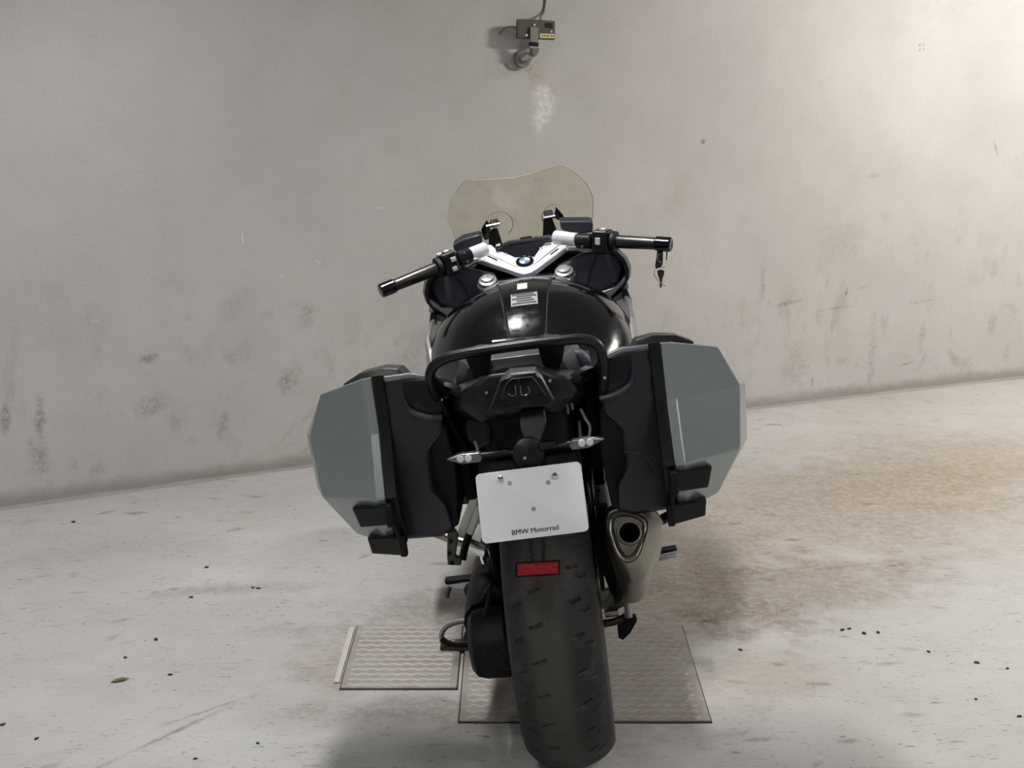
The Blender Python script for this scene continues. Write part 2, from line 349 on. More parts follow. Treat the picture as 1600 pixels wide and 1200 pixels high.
# random scuffs and splashes at bumper height
rw = random.Random(3)
for k in range(150):
    z = abs(rw.gauss(0, .42)) + .03; a = rw.uniform(.008, .05); items.append((rw.uniform(-2.4, 3.2), z, a, a * rw.uniform(.12, .7), rw.gauss(1.2, .8), rw.uniform(.4, .9), rw.choice([D, (110, 102, 92), (128, 118, 106)]), rw.uniform(.10, .34) * math.exp(-z * .8)))
wl, U, Vv = grid('wall_back', fine(-4.5, 5.4, -2.1, 2.8, .0075), [-.02] + list(np.arange(0, 2.02, .0085)) + [2.1, 2.4, CEIL], lambda a, b: (a, WC + WB * a + WA * a * a, b, wall_arc(a), b), 'wall_concrete')
stains_and_shade(wl.data, U, Vv, items, 26, 5); tag(wl, 'stained bare concrete wall behind the motorcycle', kind='structure')
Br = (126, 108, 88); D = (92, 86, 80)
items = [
    (0.6180, 4.0846) + (0.62, 0.26, 0.35, 0.35, Br, 0.5), (0.3989, 4.3709) + (0.5, 0.3, 0.6, 0.4, Br, 0.35),  # brown floor dirt with the bike's cast shadow painted into it
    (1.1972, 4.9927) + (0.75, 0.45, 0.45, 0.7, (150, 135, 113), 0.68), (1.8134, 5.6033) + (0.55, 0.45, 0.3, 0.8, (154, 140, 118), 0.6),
    (0.7004, 3.9041) + (0.20, 0.14, 0.2, 0.35, (112, 98, 82), 0.4), (0.5980, 3.4813) + (0.2, 0.12, 0.5, 0.7, (152, 132, 112), 0.35),  # first patch: darker core of that dirt and painted bike shadow
    (-0.2456, 3.2911) + (0.28, 0.09, 0.1, 0.6, (122, 108, 98), 0.5), (-0.4540, 3.5631) + (0.10, 0.20, 0.0, 0.7, (140, 124, 110), 0.5), (-0.1445, 3.9290) + (0.30, 0.22, 0.1, 0.7, (118, 106, 94), 0.5),
    (-0.7861, 3.1689) + (0.20, 0.006, 0.95, 0.7, D, 0.55), (-0.7230, 3.2983) + (0.10, 0.005, 0.75, 0.7, D, 0.55),
    (-0.9609, 4.1116) + (0.10, 0.03, 0.4, 0.8, D, 0.25), (-0.7583, 4.1390) + (0.16, 0.04, 0.2, 0.8, D, 0.25), (-0.4942, 3.8312) + (0.16, 0.04, 0.1, 0.8, D, 0.25),
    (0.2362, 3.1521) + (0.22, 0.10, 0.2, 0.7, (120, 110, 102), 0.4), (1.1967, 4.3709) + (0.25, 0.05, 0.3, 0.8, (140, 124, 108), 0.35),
]
for k in range(260):
    y = rw.uniform(2.6, 7.0); x = rw.uniform(-.4, .42) * y; a = rw.uniform(.008, .035); items.append((x, y, a, a * rw.uniform(.15, .5), rw.gauss(.1, .5), rw.uniform(.3, .7), rw.choice([(84, 78, 72), (104, 97, 90), (120, 112, 100)]), rw.uniform(.2, .65)))
for k in range(36):
    y = rw.uniform(2.6, 7.0); x = rw.uniform(-.4, .42) * y; a = rw.uniform(.05, .22); items.append((x, y, a, a * rw.uniform(.15, .4), rw.gauss(.15, .3), .8, rw.choice([(150, 138, 124), (160, 150, 138), (198, 193, 186)]), rw.uniform(.08, .2)))
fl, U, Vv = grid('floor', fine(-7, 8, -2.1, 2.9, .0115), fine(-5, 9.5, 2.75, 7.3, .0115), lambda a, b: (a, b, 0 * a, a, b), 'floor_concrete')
stains_and_shade(fl.data, U, Vv, items, 14, 8); tag(fl, 'scuffed concrete garage floor', kind='structure')
V = [(-7, -5, CEIL), (8, -5, CEIL), (8, 9.5, CEIL), (-7, 9.5, CEIL), (-7, -5, CEIL + .15), (8, -5, CEIL + .15), (8, 9.5, CEIL + .15), (-7, 9.5, CEIL + .15)]
tag(mk('ceiling', V, [(0, 3, 2, 1), (4, 5, 6, 7), (0, 1, 5, 4), (1, 2, 6, 5), (2, 3, 7, 6), (3, 0, 4, 7)], 'ceiling_concrete', smooth=0), 'bare concrete garage ceiling', kind='structure')
# low mortar fillet along the foot of the wall
simple('mortar', (152, 149, 145), 0.9, var=0.2, scale=14, bump=0.2)
rings = []
for x in xs:
    j = random.uniform(-.003, .003); s = math.atan(WB + 2 * WA * x); nx, ny = math.sin(s), -math.cos(s); y = wall_y(x)
    rings.append([(x - nx * .01, y - ny * .01, 0.0), (x + nx * (.018 + j), y + ny * (.018 + j), 0.0), (x + nx * (.013 + j), y + ny * (.013 + j), 0.006), (x - nx * .01, y - ny * .01, 0.013 + j)])
tag(G().loft(rings).mk('baseboard_back', 'mortar', smooth=30), 'pale mortar fillet along the foot of the concrete wall', kind='structure')

# ceiling luminaires and added fill lamps
glow = emit_mat()
for (x, y, rz, k, L, colr, lab) in LAMPS:
    r = empty('ceiling_lamp', (x, y, CEIL), rad(rz)); tag(r, lab, 'ceiling lamp', 'slim ceiling lamps')
    G().box((0, 0, -.02), (L, .10, .04)).mk('housing', 'lamp_white', r, bevel=.006)
    # unseen trough skirts, added to cut the light off to the sides (the warm lamp is a bare batten)
    for sgn in ((-1, 1) if colr is COOL else ()):
        G().loft([[(-L / 2, sgn * .050, -.036), (L / 2, sgn * .050, -.036), (L / 2, sgn * .054, -.036), (-L / 2, sgn * .054, -.036)], [(-L / 2, sgn * .100, -.125), (L / 2, sgn * .100, -.125), (L / 2, sgn * .104, -.125), (-L / 2, sgn * .104, -.125)]]).mk('cutoff_skirt_side', 'lamp_white', r)
        G().loft([[(sgn * L / 2, -.054, -.036), (sgn * L / 2, .054, -.036), (sgn * (L / 2 + .004), .054, -.036), (sgn * (L / 2 + .004), -.054, -.036)], [(sgn * L / 2, -.104, -.125), (sgn * L / 2, .104, -.125), (sgn * (L / 2 + .004), .104, -.125), (sgn * (L / 2 + .004), -.104, -.125)]]).mk('cutoff_skirt_end', 'lamp_white', r)
    if colr is COOL:  # unseen cross blades added to keep lamplight off the wall
        nb = 13
        for q in range(1, nb):
            xq = -L / 2 + L * q / nb
            G().loft([[(xq - .001, -.078, -.080), (xq + .001, -.078, -.080), (xq + .001, .078, -.080), (xq - .001, .078, -.080)], [(xq - .001, -.099, -.123), (xq + .001, -.099, -.123), (xq + .001, .099, -.123), (xq - .001, .099, -.123)]]).mk('cutoff_blade', 'lamp_white', r)
    m = glow.copy(); e_ = m.node_tree.nodes['Emission']; e_.inputs[0].default_value = colr; e_.inputs[1].default_value = LAMP_POWER * k
    for sgn in (-1, 1):
        G().tube([(-L / 2 + .03, sgn * .028, -.060), (L / 2 - .03, sgn * .028, -.060)], 0.014, 8).mk('tube', m, r)

# steel tread plates let into the floor
def tread_mat():
    t = NT('tread_plate'); tc = t.n('ShaderNodeTexCoord'); f = t.noise(tc.outputs['Object'], 9, 6, 0.7); g = t.noise(tc.outputs['Object'], 120, 4, 0.7)
    c = t.mix(t.ramp(f, 0.35, 0.7), lin((164, 160, 155)), lin((146, 138, 130))); c = t.mix(t.ramp(g, 0.5, 0.8, 0, .5), c, lin((104, 96, 90)))
    t.l(c, t.b.inputs['Base Color']); t.b.inputs['Roughness'].default_value = 0.6; t.b.inputs['Metallic'].default_value = 0.15; t.bump(g, .2, .001); MAT['tread_plate'] = t.m
tread_mat()
simple('tread_rib', (172, 167, 160), 0.55, metal=0.15, var=0.22, scale=12)
simple('pale_strip', (196, 192, 184), 0.6, var=0.2, scale=25)
simple('gap_dark', (44, 38, 34), 0.9)
def floor_plate(x0, x1, y0, y1, label, amp, edge):
    cx, cy = (x0 + x1) / 2, (y0 + y1) / 2; r = empty('floor_plate', (cx, cy, 0)); tag(r, label, 'floor plate', 'steel tread plates in the floor')
    w, d = x1 - x0, y1 - y0
    G().box((0, 0, .001), (w + .006, d + .006, .002)).mk('joint', 'gap_dark', r)
    G().box((0, 0, .003), (w, d, .006)).mk('plate', 'tread_plate', r, bevel=.0015)
    g = G(); ny = int(d / .031); h = .0021
    for j in range(ny):
        yy = -d / 2 + .02 + j * (d - .04) / (ny - 1); st = .0075; nx = int((w - .03) / st); wl_ = .034; top = []; hw = .0042
        rows = []
        for i in range(nx + 1):
            xx = -w / 2 + .015 + i * st; s_ = math.sin(2 * math.pi * xx / wl_ + (j % 2) * math.pi); y_ = yy + amp * s_
            rows.append([(xx, y_ - hw * 1.6, .0058), (xx, y_ - hw * .5, .0058 + h), (xx, y_ + hw * .5, .0058 + h), (xx, y_ + hw * 1.6, .0058)])
        g.loft(rows, cap=False, closed=False)
    tag(g.mk('tread_ribs', 'tread_rib', r, smooth=30), kind='stuff')
    if edge: G().box((-w / 2 - .014, .01, .003), (.015, d - .05, .006)).mk('edge_strip', 'pale_strip', r, bevel=.002)
    return r
floor_plate(-0.425, -0.137, 3.412, 3.835, 'small tread plate in the floor left of the rear tyre', .004, True)
floor_plate(-0.124, 0.468, 3.222, 3.835, 'larger wavy tread plate in the floor under the motorcycle', .0055, False)

# ---------------------------------------------------------------- the motorcycle
# local axes: x to its right, y forward, z up; origin at the rear tyre's contact
bike = empty('motorcycle', (0.130, 3.06, 0.0))
bike.matrix_world = Matrix.Translation((0.130, 3.06, 0.0)) @ Matrix.Rotation(rad(-1.6), 4, 'Z') @ Matrix.Rotation(rad(-7.3), 4, 'Y')
tag(bike, 'black and grey touring motorcycle with hard side cases leaning on its stand, seen from behind', 'motorcycle')
B = bike
TX = 0.012     # wheel plane

# --- wheels
def tire(name, c, R, W, parent, n, m, grooves):
    prof = []
    for i in range(m + 1):
        s = -1 + 2 * i / m; a = abs(s)
        if a <= 0.80:
            q = s / 0.80 * 1.22; prof.append((math.sin(q) / math.sin(1.22) * W / 2, R - (1 - math.cos(q)) * W * 0.40))
        else:
            u = (a - 0.80) / 0.20; prof.append((math.copysign(W / 2 * (1 - 0.16 * u ** 1.6), s), R - (1 - math.cos(1.22)) * W * 0.40 - u * (R - (1 - math.cos(1.22)) * W * 0.40 - (0.216 + .003))))
    V = []; F = []
    for k in range(n):
        th = 2 * math.pi * k / n
        for (x, r) in prof:
            rr = r
            if grooves and abs(x) < W * .44:
                pitch = 2 * math.pi / grooves; side = 1 if x > 0 else -1; ax = abs(x)
                ph = (th * side + (0.5 * pitch if side > 0 else 0) + (ax - .03) * 9.0 * pitch * .55) / pitch; ph -= math.floor(ph)
                lo, hi = (.018, .046) if side < 0 else (.042, .060)
                if lo < ax < hi and abs(ph - .5) * pitch * R < .0032: rr -= .005
                ph2 = (th * side + .25 * pitch + (ax - .05) * 5 * pitch) / pitch; ph2 -= math.floor(ph2)
                if .062 < ax < .078 and abs(ph2 - .5) * pitch * R < .003: rr -= .004
            V.append((c[0] + x, c[1] - rr * math.cos(th), c[2] - rr * math.sin(th)))
    p = len(prof)
    for k in range(n):
        for i in range(p - 1): F.append((k * p + i, k * p + i + 1, ((k + 1) % n) * p + i + 1, ((k + 1) % n) * p + i))
    return mk(name, V, F, 'tire_rubber', parent, smooth=40)
def wheel(name, c, R, W, n, m, grooves, rimw):
    g = G(); h = rimw / 2
    prof = [(-h, .222), (-h, .205), (-h + .02, .198), (0, .185), (h - .02, .198), (h, .205), (h, .222), (h - .012, .214), (0, .200), (-h + .012, .214)]
    nn = 48; rings = []
    for k in range(nn + 1):
        th = 2 * math.pi * k / nn; rings.append([(c[0] + x, c[1] - r * math.cos(th), c[2] - r * math.sin(th)) for x, r in prof])
    g.loft(rings, cap=False)
    w = g.mk(name, 'black_satin', B)
    tire('tire', c, R, W, w, n, m, grooves)
    G().lathe([(-.05, .04), (-.045, .055), (.045, .055), (.05, .04)], c, (1, 0, 0), 24).mk('hub', 'engine_grey', w)
    for k in range(10):
        th = 2 * math.pi * k / 10 + (.12 if k % 2 else -.12)
        t2 = 2 * math.pi * (k // 2 * 2 + .5) / 10
        a = (c[0] + .02, c[1] + .05 * math.cos(t2), c[2] + .05 * math.sin(t2)); b = (c[0], c[1] + .192 * math.cos(th), c[2] + .192 * math.sin(th))
        G().tube([a, b], [.013, .010], 8).mk('spoke', 'black_satin', w)
    return w
wheel('rear_wheel', (TX, 0, .317), .317, .192, 720, 56, 27, .14)
fw = wheel('front_wheel', (0, 1.53, .300), .300, .122, 96, 24, 0, .09)
for s in (-1, 1):
    G().lathe([(-.003, .08), (-.003, .16), (.003, .16), (.003, .08)], (s * .075, 1.53, .30), (1, 0, 0), 40).mk('brake_disc', 'silver_dull', fw)

# --- chassis, engine, drive line
G().loft([[(x, y, z) for (x, z) in ((-.13, .24), (.13, .24), (.16, .34), (.15, .52), (.10, .60), (-.10, .60), (-.15, .52), (-.16, .34))] for y in (.52, .62, 1.12, 1.2)]).mk('engine', 'engine_grey', B, bevel=.02)
for s in (-1, 1):
    G().loft([[(s * x, y, z) for (y, z) in ((.84, .36), (1.04, .36), (1.08, .44), (1.06, .52), (.86, .54), (.82, .46))] for x in (.10, .24, .30)]).mk('cylinder', 'engine_grey', B, bevel=.012)
    G().loft([[(s * x, y, z) for (y, z) in ((.83, .35), (1.06, .35), (1.09, .44), (1.07, .53), (.86, .55), (.81, .46))] for x in (.30, .335, .345)]).mk('cylinder_head_cover', 'silver_dull', B, bevel=.015)
    G().tube([(s * .22, 1.06, .40), (s * .24, 1.12, .28), (s * .16, 1.0, .18), (s * .10, .6, .17), (.12, .42, .20)], .021, 10, 6).mk('exhaust_header', 'steel_brushed', B)
G().loft([[(x, y, z) for (x, z) in ((-.10, .28), (.10, .28), (.12, .5), (.10, .66), (-.10, .66), (-.12, .5))] for y in (.30, .36, .52)]).mk('gearbox', 'black_satin', B, bevel=.015)
# single-sided swingarm and final drive on the left
G().tube([(-.13, .52, .36), (-.145, .34, .345), (-.155, .16, .33), (-.15, .04, .32)], [.045, .045, .045, .05], 12, 5).mk('swingarm', 'black_matte', B)
G().lathe([(-.004, .03), (0, .058), (.010, .072), (.03, .078), (.08, .080), (.095, .06)], (-.186, .0, .285), (1, 0, 0), 32).mk('final_drive', 'black_matte', B)
G().loft([[(-0.1730, 0.0500, 0.3350), (-0.1530, 0.0500, 0.3780), (-0.1260, 0.0500, 0.4130), (-0.0990, 0.0500, 0.3720), (-0.1040, 0.0500, 0.2660), (-0.1650, 0.0500, 0.2880)], [(-0.1740, 0.1400, 0.3010), (-0.1530, 0.1400, 0.3450), (-0.1330, 0.1400, 0.3660), (-0.1120, 0.1400, 0.3400), (-0.1180, 0.1400, 0.2470), (-0.1670, 0.1400, 0.2610)]]).mk('drive_cover', 'black_satin', B, bevel=.006)
G().tube([(-0.1450, -0.0300, 0.3550), (-0.1260, -0.0200, 0.4080), (-0.1180, 0.0000, 0.4300)], .006, 6, 3).mk('brake_line', 'black_matte', B)
G().loft([[(-0.1610, -0.0800, 0.3100), (-0.1310, -0.0800, 0.3100), (-0.0920, -0.0800, 0.2840), (-0.0940, -0.0800, 0.2430), (-0.1270, -0.0800, 0.2570), (-0.1570, -0.0800, 0.2800)], [(-0.1810, 0.0600, 0.2630), (-0.1350, 0.0600, 0.2650), (-0.1010, 0.0600, 0.2460), (-0.1010, 0.0600, 0.1920), (-0.1430, 0.0600, 0.1970), (-0.1840, 0.0600, 0.2250)]]).mk('brake_caliper', 'black_matte', B, bevel=.008)
# hugger over the tyre
rings = []
for k in range(13):
    th = rad(25 + k * 9); R = .335
    rings.append([(TX + x, -R * math.cos(th) * 1.0 + dr * math.cos(th), .317 + R * math.sin(th) - dr * math.sin(th)) for x, dr in ((-.105, .05), (-.10, .008), (-.05, -.010), (.05, -.010), (.10, .008), (.105, .05), (.10, .054), (.095, .014), (.05, -.004), (-.05, -.004), (-.095, .014), (-.10, .054))])
G().loft(rings[5:]).mk('hugger', 'black_matte', B)
# rear shock, sub-frame
G().tube([(.0, .30, .42), (.0, .38, .74)], .032, 12).mk('shock_absorber', 'black_satin', B)
for s in (-1, 1):
    G().tube([(s * .11, .62, .70), (s * .12, .3, .80), (s * .115, .0, .845), (s * .10, -.2, .87)], .014, 8, 3).mk('subframe_rail', 'black_satin', B)
G().loft([[(x, y, z) for (x, z) in ((-w, zb), (w, zb), (w * 1.05, (zb + zt) / 2), (w, zt), (-w, zt), (-w * 1.05, (zb + zt) / 2))] for (y, w, zb, zt) in ((-.16, .085, .73, .85), (-.02, .115, .66, .86), (.2, .13, .60, .84), (.45, .14, .56, .80), (.6, .14, .56, .78))]).mk('inner_fender', 'black_matte', B, bevel=.015)

# dark side covers below the seat, between sub-frame and cases
for s in (-1, 1):
    G().loft([[(s * x, y, z) for (y, z) in ((-.02, .62), (.55, .50), (.60, .80), (.10, .87), (-.06, .86), (-.10, .74))] for x in (.128, .150)]).mk('side_cover', 'black_matte', B, bevel=.003)
    G().loft([[(s * x, y, z) for (y, z) in ((.10, .34), (.50, .28), (.52, .56), (.06, .64), (.0, .56))] for x in (.112, .122)]).mk('lower_side_cover', 'black_matte', B, bevel=.003)

for s in (-1, 1):
    G().loft([[(s * x, y, z) for (x, z) in ((.120, .66), (.166, .64), (.168, .80), (.162, .855), (.130, .845))] for y in (.02, .035)]).mk('case_mount', 'black_matte', B, bevel=.003)

# --- seats and tail
G().loft([[(x, y, z) for (x, z) in ((-w, zb), (w, zb), (w, zt - .03), (w * .8, zt - .006), (w * .4, zt + .006), (-w * .4, zt + .006), (-w * .8, zt - .006), (-w, zt - .03))] for (y, w, zb, zt) in ((.16, .13, .80, .86), (.22, .15, .78, .845), (.40, .16, .76, .825), (.55, .12, .76, .835), (.66, .09, .78, .86))]).mk('rider_seat', 'seat_vinyl', B, smooth=50, bevel=.008)
G().loft([[(x, y, z) for (x, z) in ((-w, zb), (w, zb), (w * 1.02, zb + .03), (w * .93, zt - .012), (w * .5, zt), (-w * .5, zt), (-w * .93, zt - .012), (-w * 1.02, zb + .03))] for (y, w, zb, zt) in ((-.20, .075, .895, .935), (-.185, .10, .885, .952), (-.12, .125, .87, .957), (.05, .135, .84, .94), (.20, .13, .82, .905), (.24, .11, .82, .88))]).mk('pillion_seat', 'seat_vinyl', B, smooth=60, bevel=.006)
# tail cowl with side wings
for_s = []
def tail_ring(y, w, zb, zt, n=4): return [(x, y, z) for (x, z) in ((-w * .7, zb), (w * .7, zb), (w, zb + (zt - zb) * .35), (w * .92, zt - .02), (w * .55, zt), (-w * .55, zt), (-w * .92, zt - .02), (-w, zb + (zt - zb) * .35))]
G().loft([tail_ring(-.292, .085, .858, .945), tail_ring(-.27, .115, .845, .935), (tail_ring(-.2, .135, .83, .925)), tail_ring(.0, .15, .81, .895), tail_ring(.25, .165, .76, .84), tail_ring(.45, .16, .72, .79)]).mk('tail_cowl', 'black_satin', B, bevel=.010)
for s in (-1, 1):
    G().tube([(s * .085, -.27, .895), (s * .13, -.20, .90), (s * .155, -.08, .875), (s * .16, .1, .83)], [.010, .016, .02, .02], 8, 4).mk('grab_handle', 'black_gloss', B)
    G().lathe([(0, .004), (.003, .0042), (.006, .0030)], (s * .062 + .006, -.290, .912 + (0.004 if s > 0 else -.004)), (0, -1, 0.1), 10).mk('tail_screw', 'silver_dull', B)
# tail lamp
lampo = [(763, 642), (775, 612), (781, 594.6), (797, 583), (838, 580), (847, 590), (867, 626), (851.7, 635), (811, 637), (784, 644)]
LP = [(-0.0560, -0.3150, 0.8770), (-0.0360, -0.3180, 0.9130), (-0.0260, -0.3180, 0.9340), (-0.0050, -0.3150, 0.9450), (0.0450, -0.3150, 0.9430), (0.0550, -0.3180, 0.9300), (0.0730, -0.3150, 0.8820), (0.0540, -0.3220, 0.8740), (0.0040, -0.3260, 0.8790), (-0.0300, -0.3220, 0.8730)]
cen = sum((Vector(p) for p in LP), Vector()) / len(LP)
def scl(P, k, dy=0): return [cen + (Vector(p) - cen) * k + Vector((0, dy, 0)) for p in P]
tl = G().loft([scl(LP, 1.0, .05), scl(LP, 1.0, 0), scl(LP, .965, -.004)]).mk('tail_lamp', 'smoke_edge', B, bevel=.0015)
G().loft([scl(LP, .95, -.003), scl(LP, .945, -.006), scl(LP, .80, -.009)]).mk('lens', 'smoke_lens', tl, bevel=.002)
CN = [(-0.0260, -0.3300, 0.9020), (-0.0150, -0.3300, 0.9270), (-0.0020, -0.3300, 0.9370), (0.0370, -0.3300, 0.9360), (0.0440, -0.3300, 0.9250), (0.0570, -0.3300, 0.8970)]
G().tube(CN, .0013, 6, 1).mk('lens_rim', 'smoke_edge', tl)
G().prism([(0.0070, -0.3320, 0.9340), (0.0120, -0.3320, 0.9330), (0.0110, -0.3320, 0.8910), (0.0050, -0.3320, 0.8910)], (0, .004, 0)).mk('lens_divider', 'black_matte', tl)
G().prism([(-0.0240, -0.3310, 0.9000), (0.0540, -0.3310, 0.8980), (0.0540, -0.3310, 0.8940), (-0.0240, -0.3310, 0.8960)], (0, .004, 0)).mk('lens_divider', 'black_matte', tl)
G().tube([(-0.0130, -0.3330, 0.9090), (-0.0050, -0.3330, 0.9040), (0.0020, -0.3330, 0.9060), (0.0030, -0.3330, 0.9240)], .0014, 6, 1).mk('light_guide', 'lens_grey', tl)
G().tube([(0.0120, -0.3330, 0.9230), (0.0120, -0.3330, 0.9040), (0.0210, -0.3330, 0.9030), (0.0290, -0.3330, 0.9090), (0.0270, -0.3330, 0.9190)], .0014, 6, 1).mk('light_guide', 'lens_grey', tl)

# --- luggage rack and grab rail
rk = G().tube([(-0.1420, -0.1000, 0.7820), (-0.1600, -0.1400, 0.8520), (-0.1710, -0.1900, 0.9170), (-0.1650, -0.2050, 0.9490), (-0.1420, -0.2100, 0.9660), (-0.0960, -0.2150, 0.9750), (0.0130, -0.2200, 0.9790), (0.0760, -0.2200, 0.9790), (0.1330, -0.2150, 0.9760), (0.1630, -0.2100, 0.9640), (0.1740, -0.2050, 0.9360), (0.1700, -0.1800, 0.8740), (0.1590, -0.1200, 0.7920)], .0105, 10, 5).mk('luggage_rack', 'black_satin', B)
G().tube([(-0.0380, -0.2000, 0.9840), (0.0130, -0.2000, 0.9830), (0.0640, -0.2000, 0.9820)], .008, 8).mk('rail', 'black_gloss', rk)
for pts in ([(-0.0980, -0.2220, 0.9790), (-0.0680, -0.2220, 0.9860), (-0.0420, -0.2220, 0.9850), (-0.0410, -0.2220, 0.9710), (-0.0580, -0.2000, 0.9060), (-0.0860, -0.2000, 0.8930), (-0.0850, -0.2150, 0.9320)], [(0.0490, -0.2220, 0.9810), (0.0630, -0.2220, 0.9890), (0.0930, -0.2220, 0.9880), (0.1070, -0.2220, 0.9770), (0.0970, -0.2150, 0.9420), (0.0830, -0.2000, 0.9080), (0.0550, -0.2000, 0.9310)]):
    G().prism(pts, (0, .03, 0)).mk('rack_foot', 'black_satin', rk, bevel=.004)
for pts in ([(-0.1640, -0.1900, 0.9300), (-0.1440, -0.1500, 0.8890), (-0.1280, -0.1200, 0.8670)], [(0.1700, -0.1900, 0.9220), (0.1430, -0.1500, 0.8840), (0.1210, -0.1200, 0.8600)]):
    G().tube(pts, .006, 8, 3).mk('brace', 'black_satin', rk)
for p, q in (((-0.1580, -0.1600, 0.8770), (-0.1540, -0.1650, 0.8810)), ((0.1740, -0.1950, 0.8890), (0.1740, -0.2050, 0.8920))):
    G().lathe([(0, .005), (.004, .005), (.007, .003)], p, (0, -1, .2), 10).mk('rack_bolt', 'chrome', rk)
# rounded infill panels seen through the rack
for pts in ([(-0.1330, -0.1000, 0.8800), (-0.1280, -0.1000, 0.9130), (-0.1130, -0.1000, 0.9290), (-0.0980, -0.1000, 0.9220), (-0.0970, -0.1000, 0.9000), (-0.1110, -0.1000, 0.8800)], [(0.0880, -0.1000, 0.9070), (0.1020, -0.1000, 0.9300), (0.1300, -0.1000, 0.9320), (0.1500, -0.1000, 0.9130), (0.1520, -0.1000, 0.8880), (0.1230, -0.1000, 0.8760)]):
    G().prism(pts, (0, .05, 0)).mk('seat_side_pad', 'cockpit_plastic', B, bevel=.012, seg=3)
for pts in ([(-0.1630, -0.0500, 0.8310), (-0.1560, -0.0500, 0.8220), (-0.1390, -0.0500, 0.7750), (-0.1580, -0.0500, 0.7800)], [(0.1560, -0.0500, 0.7920), (0.1670, -0.0500, 0.8160), (0.1600, -0.0500, 0.7710), (0.1530, -0.0500, 0.7700)]):
    G().prism(pts, (0, .012, 0)).mk('subframe_gusset', 'grey_plastic', B, bevel=.002)
G().prism([(-0.1680, -0.0400, 0.7690), (-0.1590, -0.0400, 0.7580), (-0.1630, -0.0400, 0.7440), (-0.1710, -0.0400, 0.7570)], (0, .01, 0)).mk('bracket_clip', 'silver_dull', B, bevel=.002)

# --- plate carrier, indicators, plate, reflector
G().loft([[(0.0040, -0.3000, 0.8690), (0.0530, -0.3000, 0.8700), (0.0550, -0.3100, 0.8400), (0.0380, -0.3350, 0.8070), (0.0040, -0.3350, 0.8090), (-0.0020, -0.3100, 0.8440)], [(0.0000, -0.2400, 0.8550), (0.0510, -0.2400, 0.8570), (0.0530, -0.2500, 0.8250), (0.0360, -0.2700, 0.7910), (0.0010, -0.2700, 0.7920), (-0.0050, -0.2500, 0.8300)]]).mk('plate_carrier_arm', 'black_satin', B, bevel=.006)
hubp = (0.0110, -0.3300, 0.7890)
G().lathe([(-.03, .034), (.0, .034), (.010, .030), (.014, .016)], hubp, (0, -1, .25), 24).mk('plate_carrier_hub', 'black_satin', B, bevel=.002)
G().prism([(-0.0900, -0.3250, 0.7820), (0.1080, -0.3250, 0.7830), (0.1120, -0.3350, 0.7430), (-0.0910, -0.3350, 0.7460)], (0, .035, 0)).mk('plate_carrier', 'black_matte', B, bevel=.008)
G().ball((0.0040, -0.3520, 0.7850), .004).mk('carrier_screw', 'silver_dull', B)
for side in (-1, 1):
    if side < 0:
        O_ = [(-0.1470, -0.3350, 0.7950), (-0.1210, -0.3500, 0.8070), (-0.0790, -0.3500, 0.8060), (-0.0770, -0.3500, 0.7940), (-0.0820, -0.3500, 0.7870), (-0.1170, -0.3500, 0.7870)]
        leds = ((-0.1180, -0.3520, 0.7990), (-0.1030, -0.3520, 0.7980)); stalk = [(-0.0820, -0.3350, 0.7950), (-0.0470, -0.3330, 0.7950), (-0.0100, -0.3330, 0.7950)]; blk = [(-0.0530, -0.3400, 0.8020), (-0.0240, -0.3400, 0.8030), (-0.0240, -0.3400, 0.7920), (-0.0530, -0.3400, 0.7910)]
        lip = [(-0.1400, -0.3450, 0.7990), (-0.1200, -0.3540, 0.8070), (-0.1140, -0.3540, 0.8080), (-0.1160, -0.3540, 0.8040)]
    else:
        O_ = [(0.1590, -0.3350, 0.8000), (0.1320, -0.3500, 0.8100), (0.0960, -0.3500, 0.8080), (0.0910, -0.3500, 0.7980), (0.0940, -0.3500, 0.7900), (0.1270, -0.3500, 0.7900)]
        leds = ((0.1150, -0.3520, 0.8020), (0.1300, -0.3520, 0.8020)); stalk = [(0.0940, -0.3350, 0.7980), (0.0640, -0.3330, 0.7970), (0.0270, -0.3330, 0.7950)]; blk = [(0.0330, -0.3450, 0.8100), (0.0670, -0.3450, 0.8090), (0.0670, -0.3450, 0.7960), (0.0320, -0.3450, 0.7960)]
        lip = [(0.1530, -0.3450, 0.8030), (0.1370, -0.3540, 0.8100), (0.1290, -0.3540, 0.8100), (0.1310, -0.3540, 0.8060)]
    oc = sum((Vector(p) for p in O_), Vector()) / 6
    ind = G().loft([[oc + (Vector(p) - oc) * .75 + Vector((0, .028, 0)) for p in O_], [Vector(p) + Vector((0, .012, 0)) for p in O_], [Vector(p) for p in O_], [oc + (Vector(p) - oc) * .82 + Vector((0, -.003, 0)) for p in O_]]).mk('turn_signal', 'lens_grey', B, bevel=.002)
    for p in leds: G().lathe([(-.004, .0076), (.003, .0072), (.005, .005)], p, (0, -1, .1), 14).mk('light_emitter', 'led_white', ind)
    G().prism(lip, (0, .004, 0)).mk('lens_tip', 'button_grey', ind)
    G().tube(stalk, .0062, 8, 2).mk('stalk', 'black_satin', ind)
    G().prism(blk, (0, .02, 0)).mk('stalk_block', 'black_satin', ind, bevel=.003)
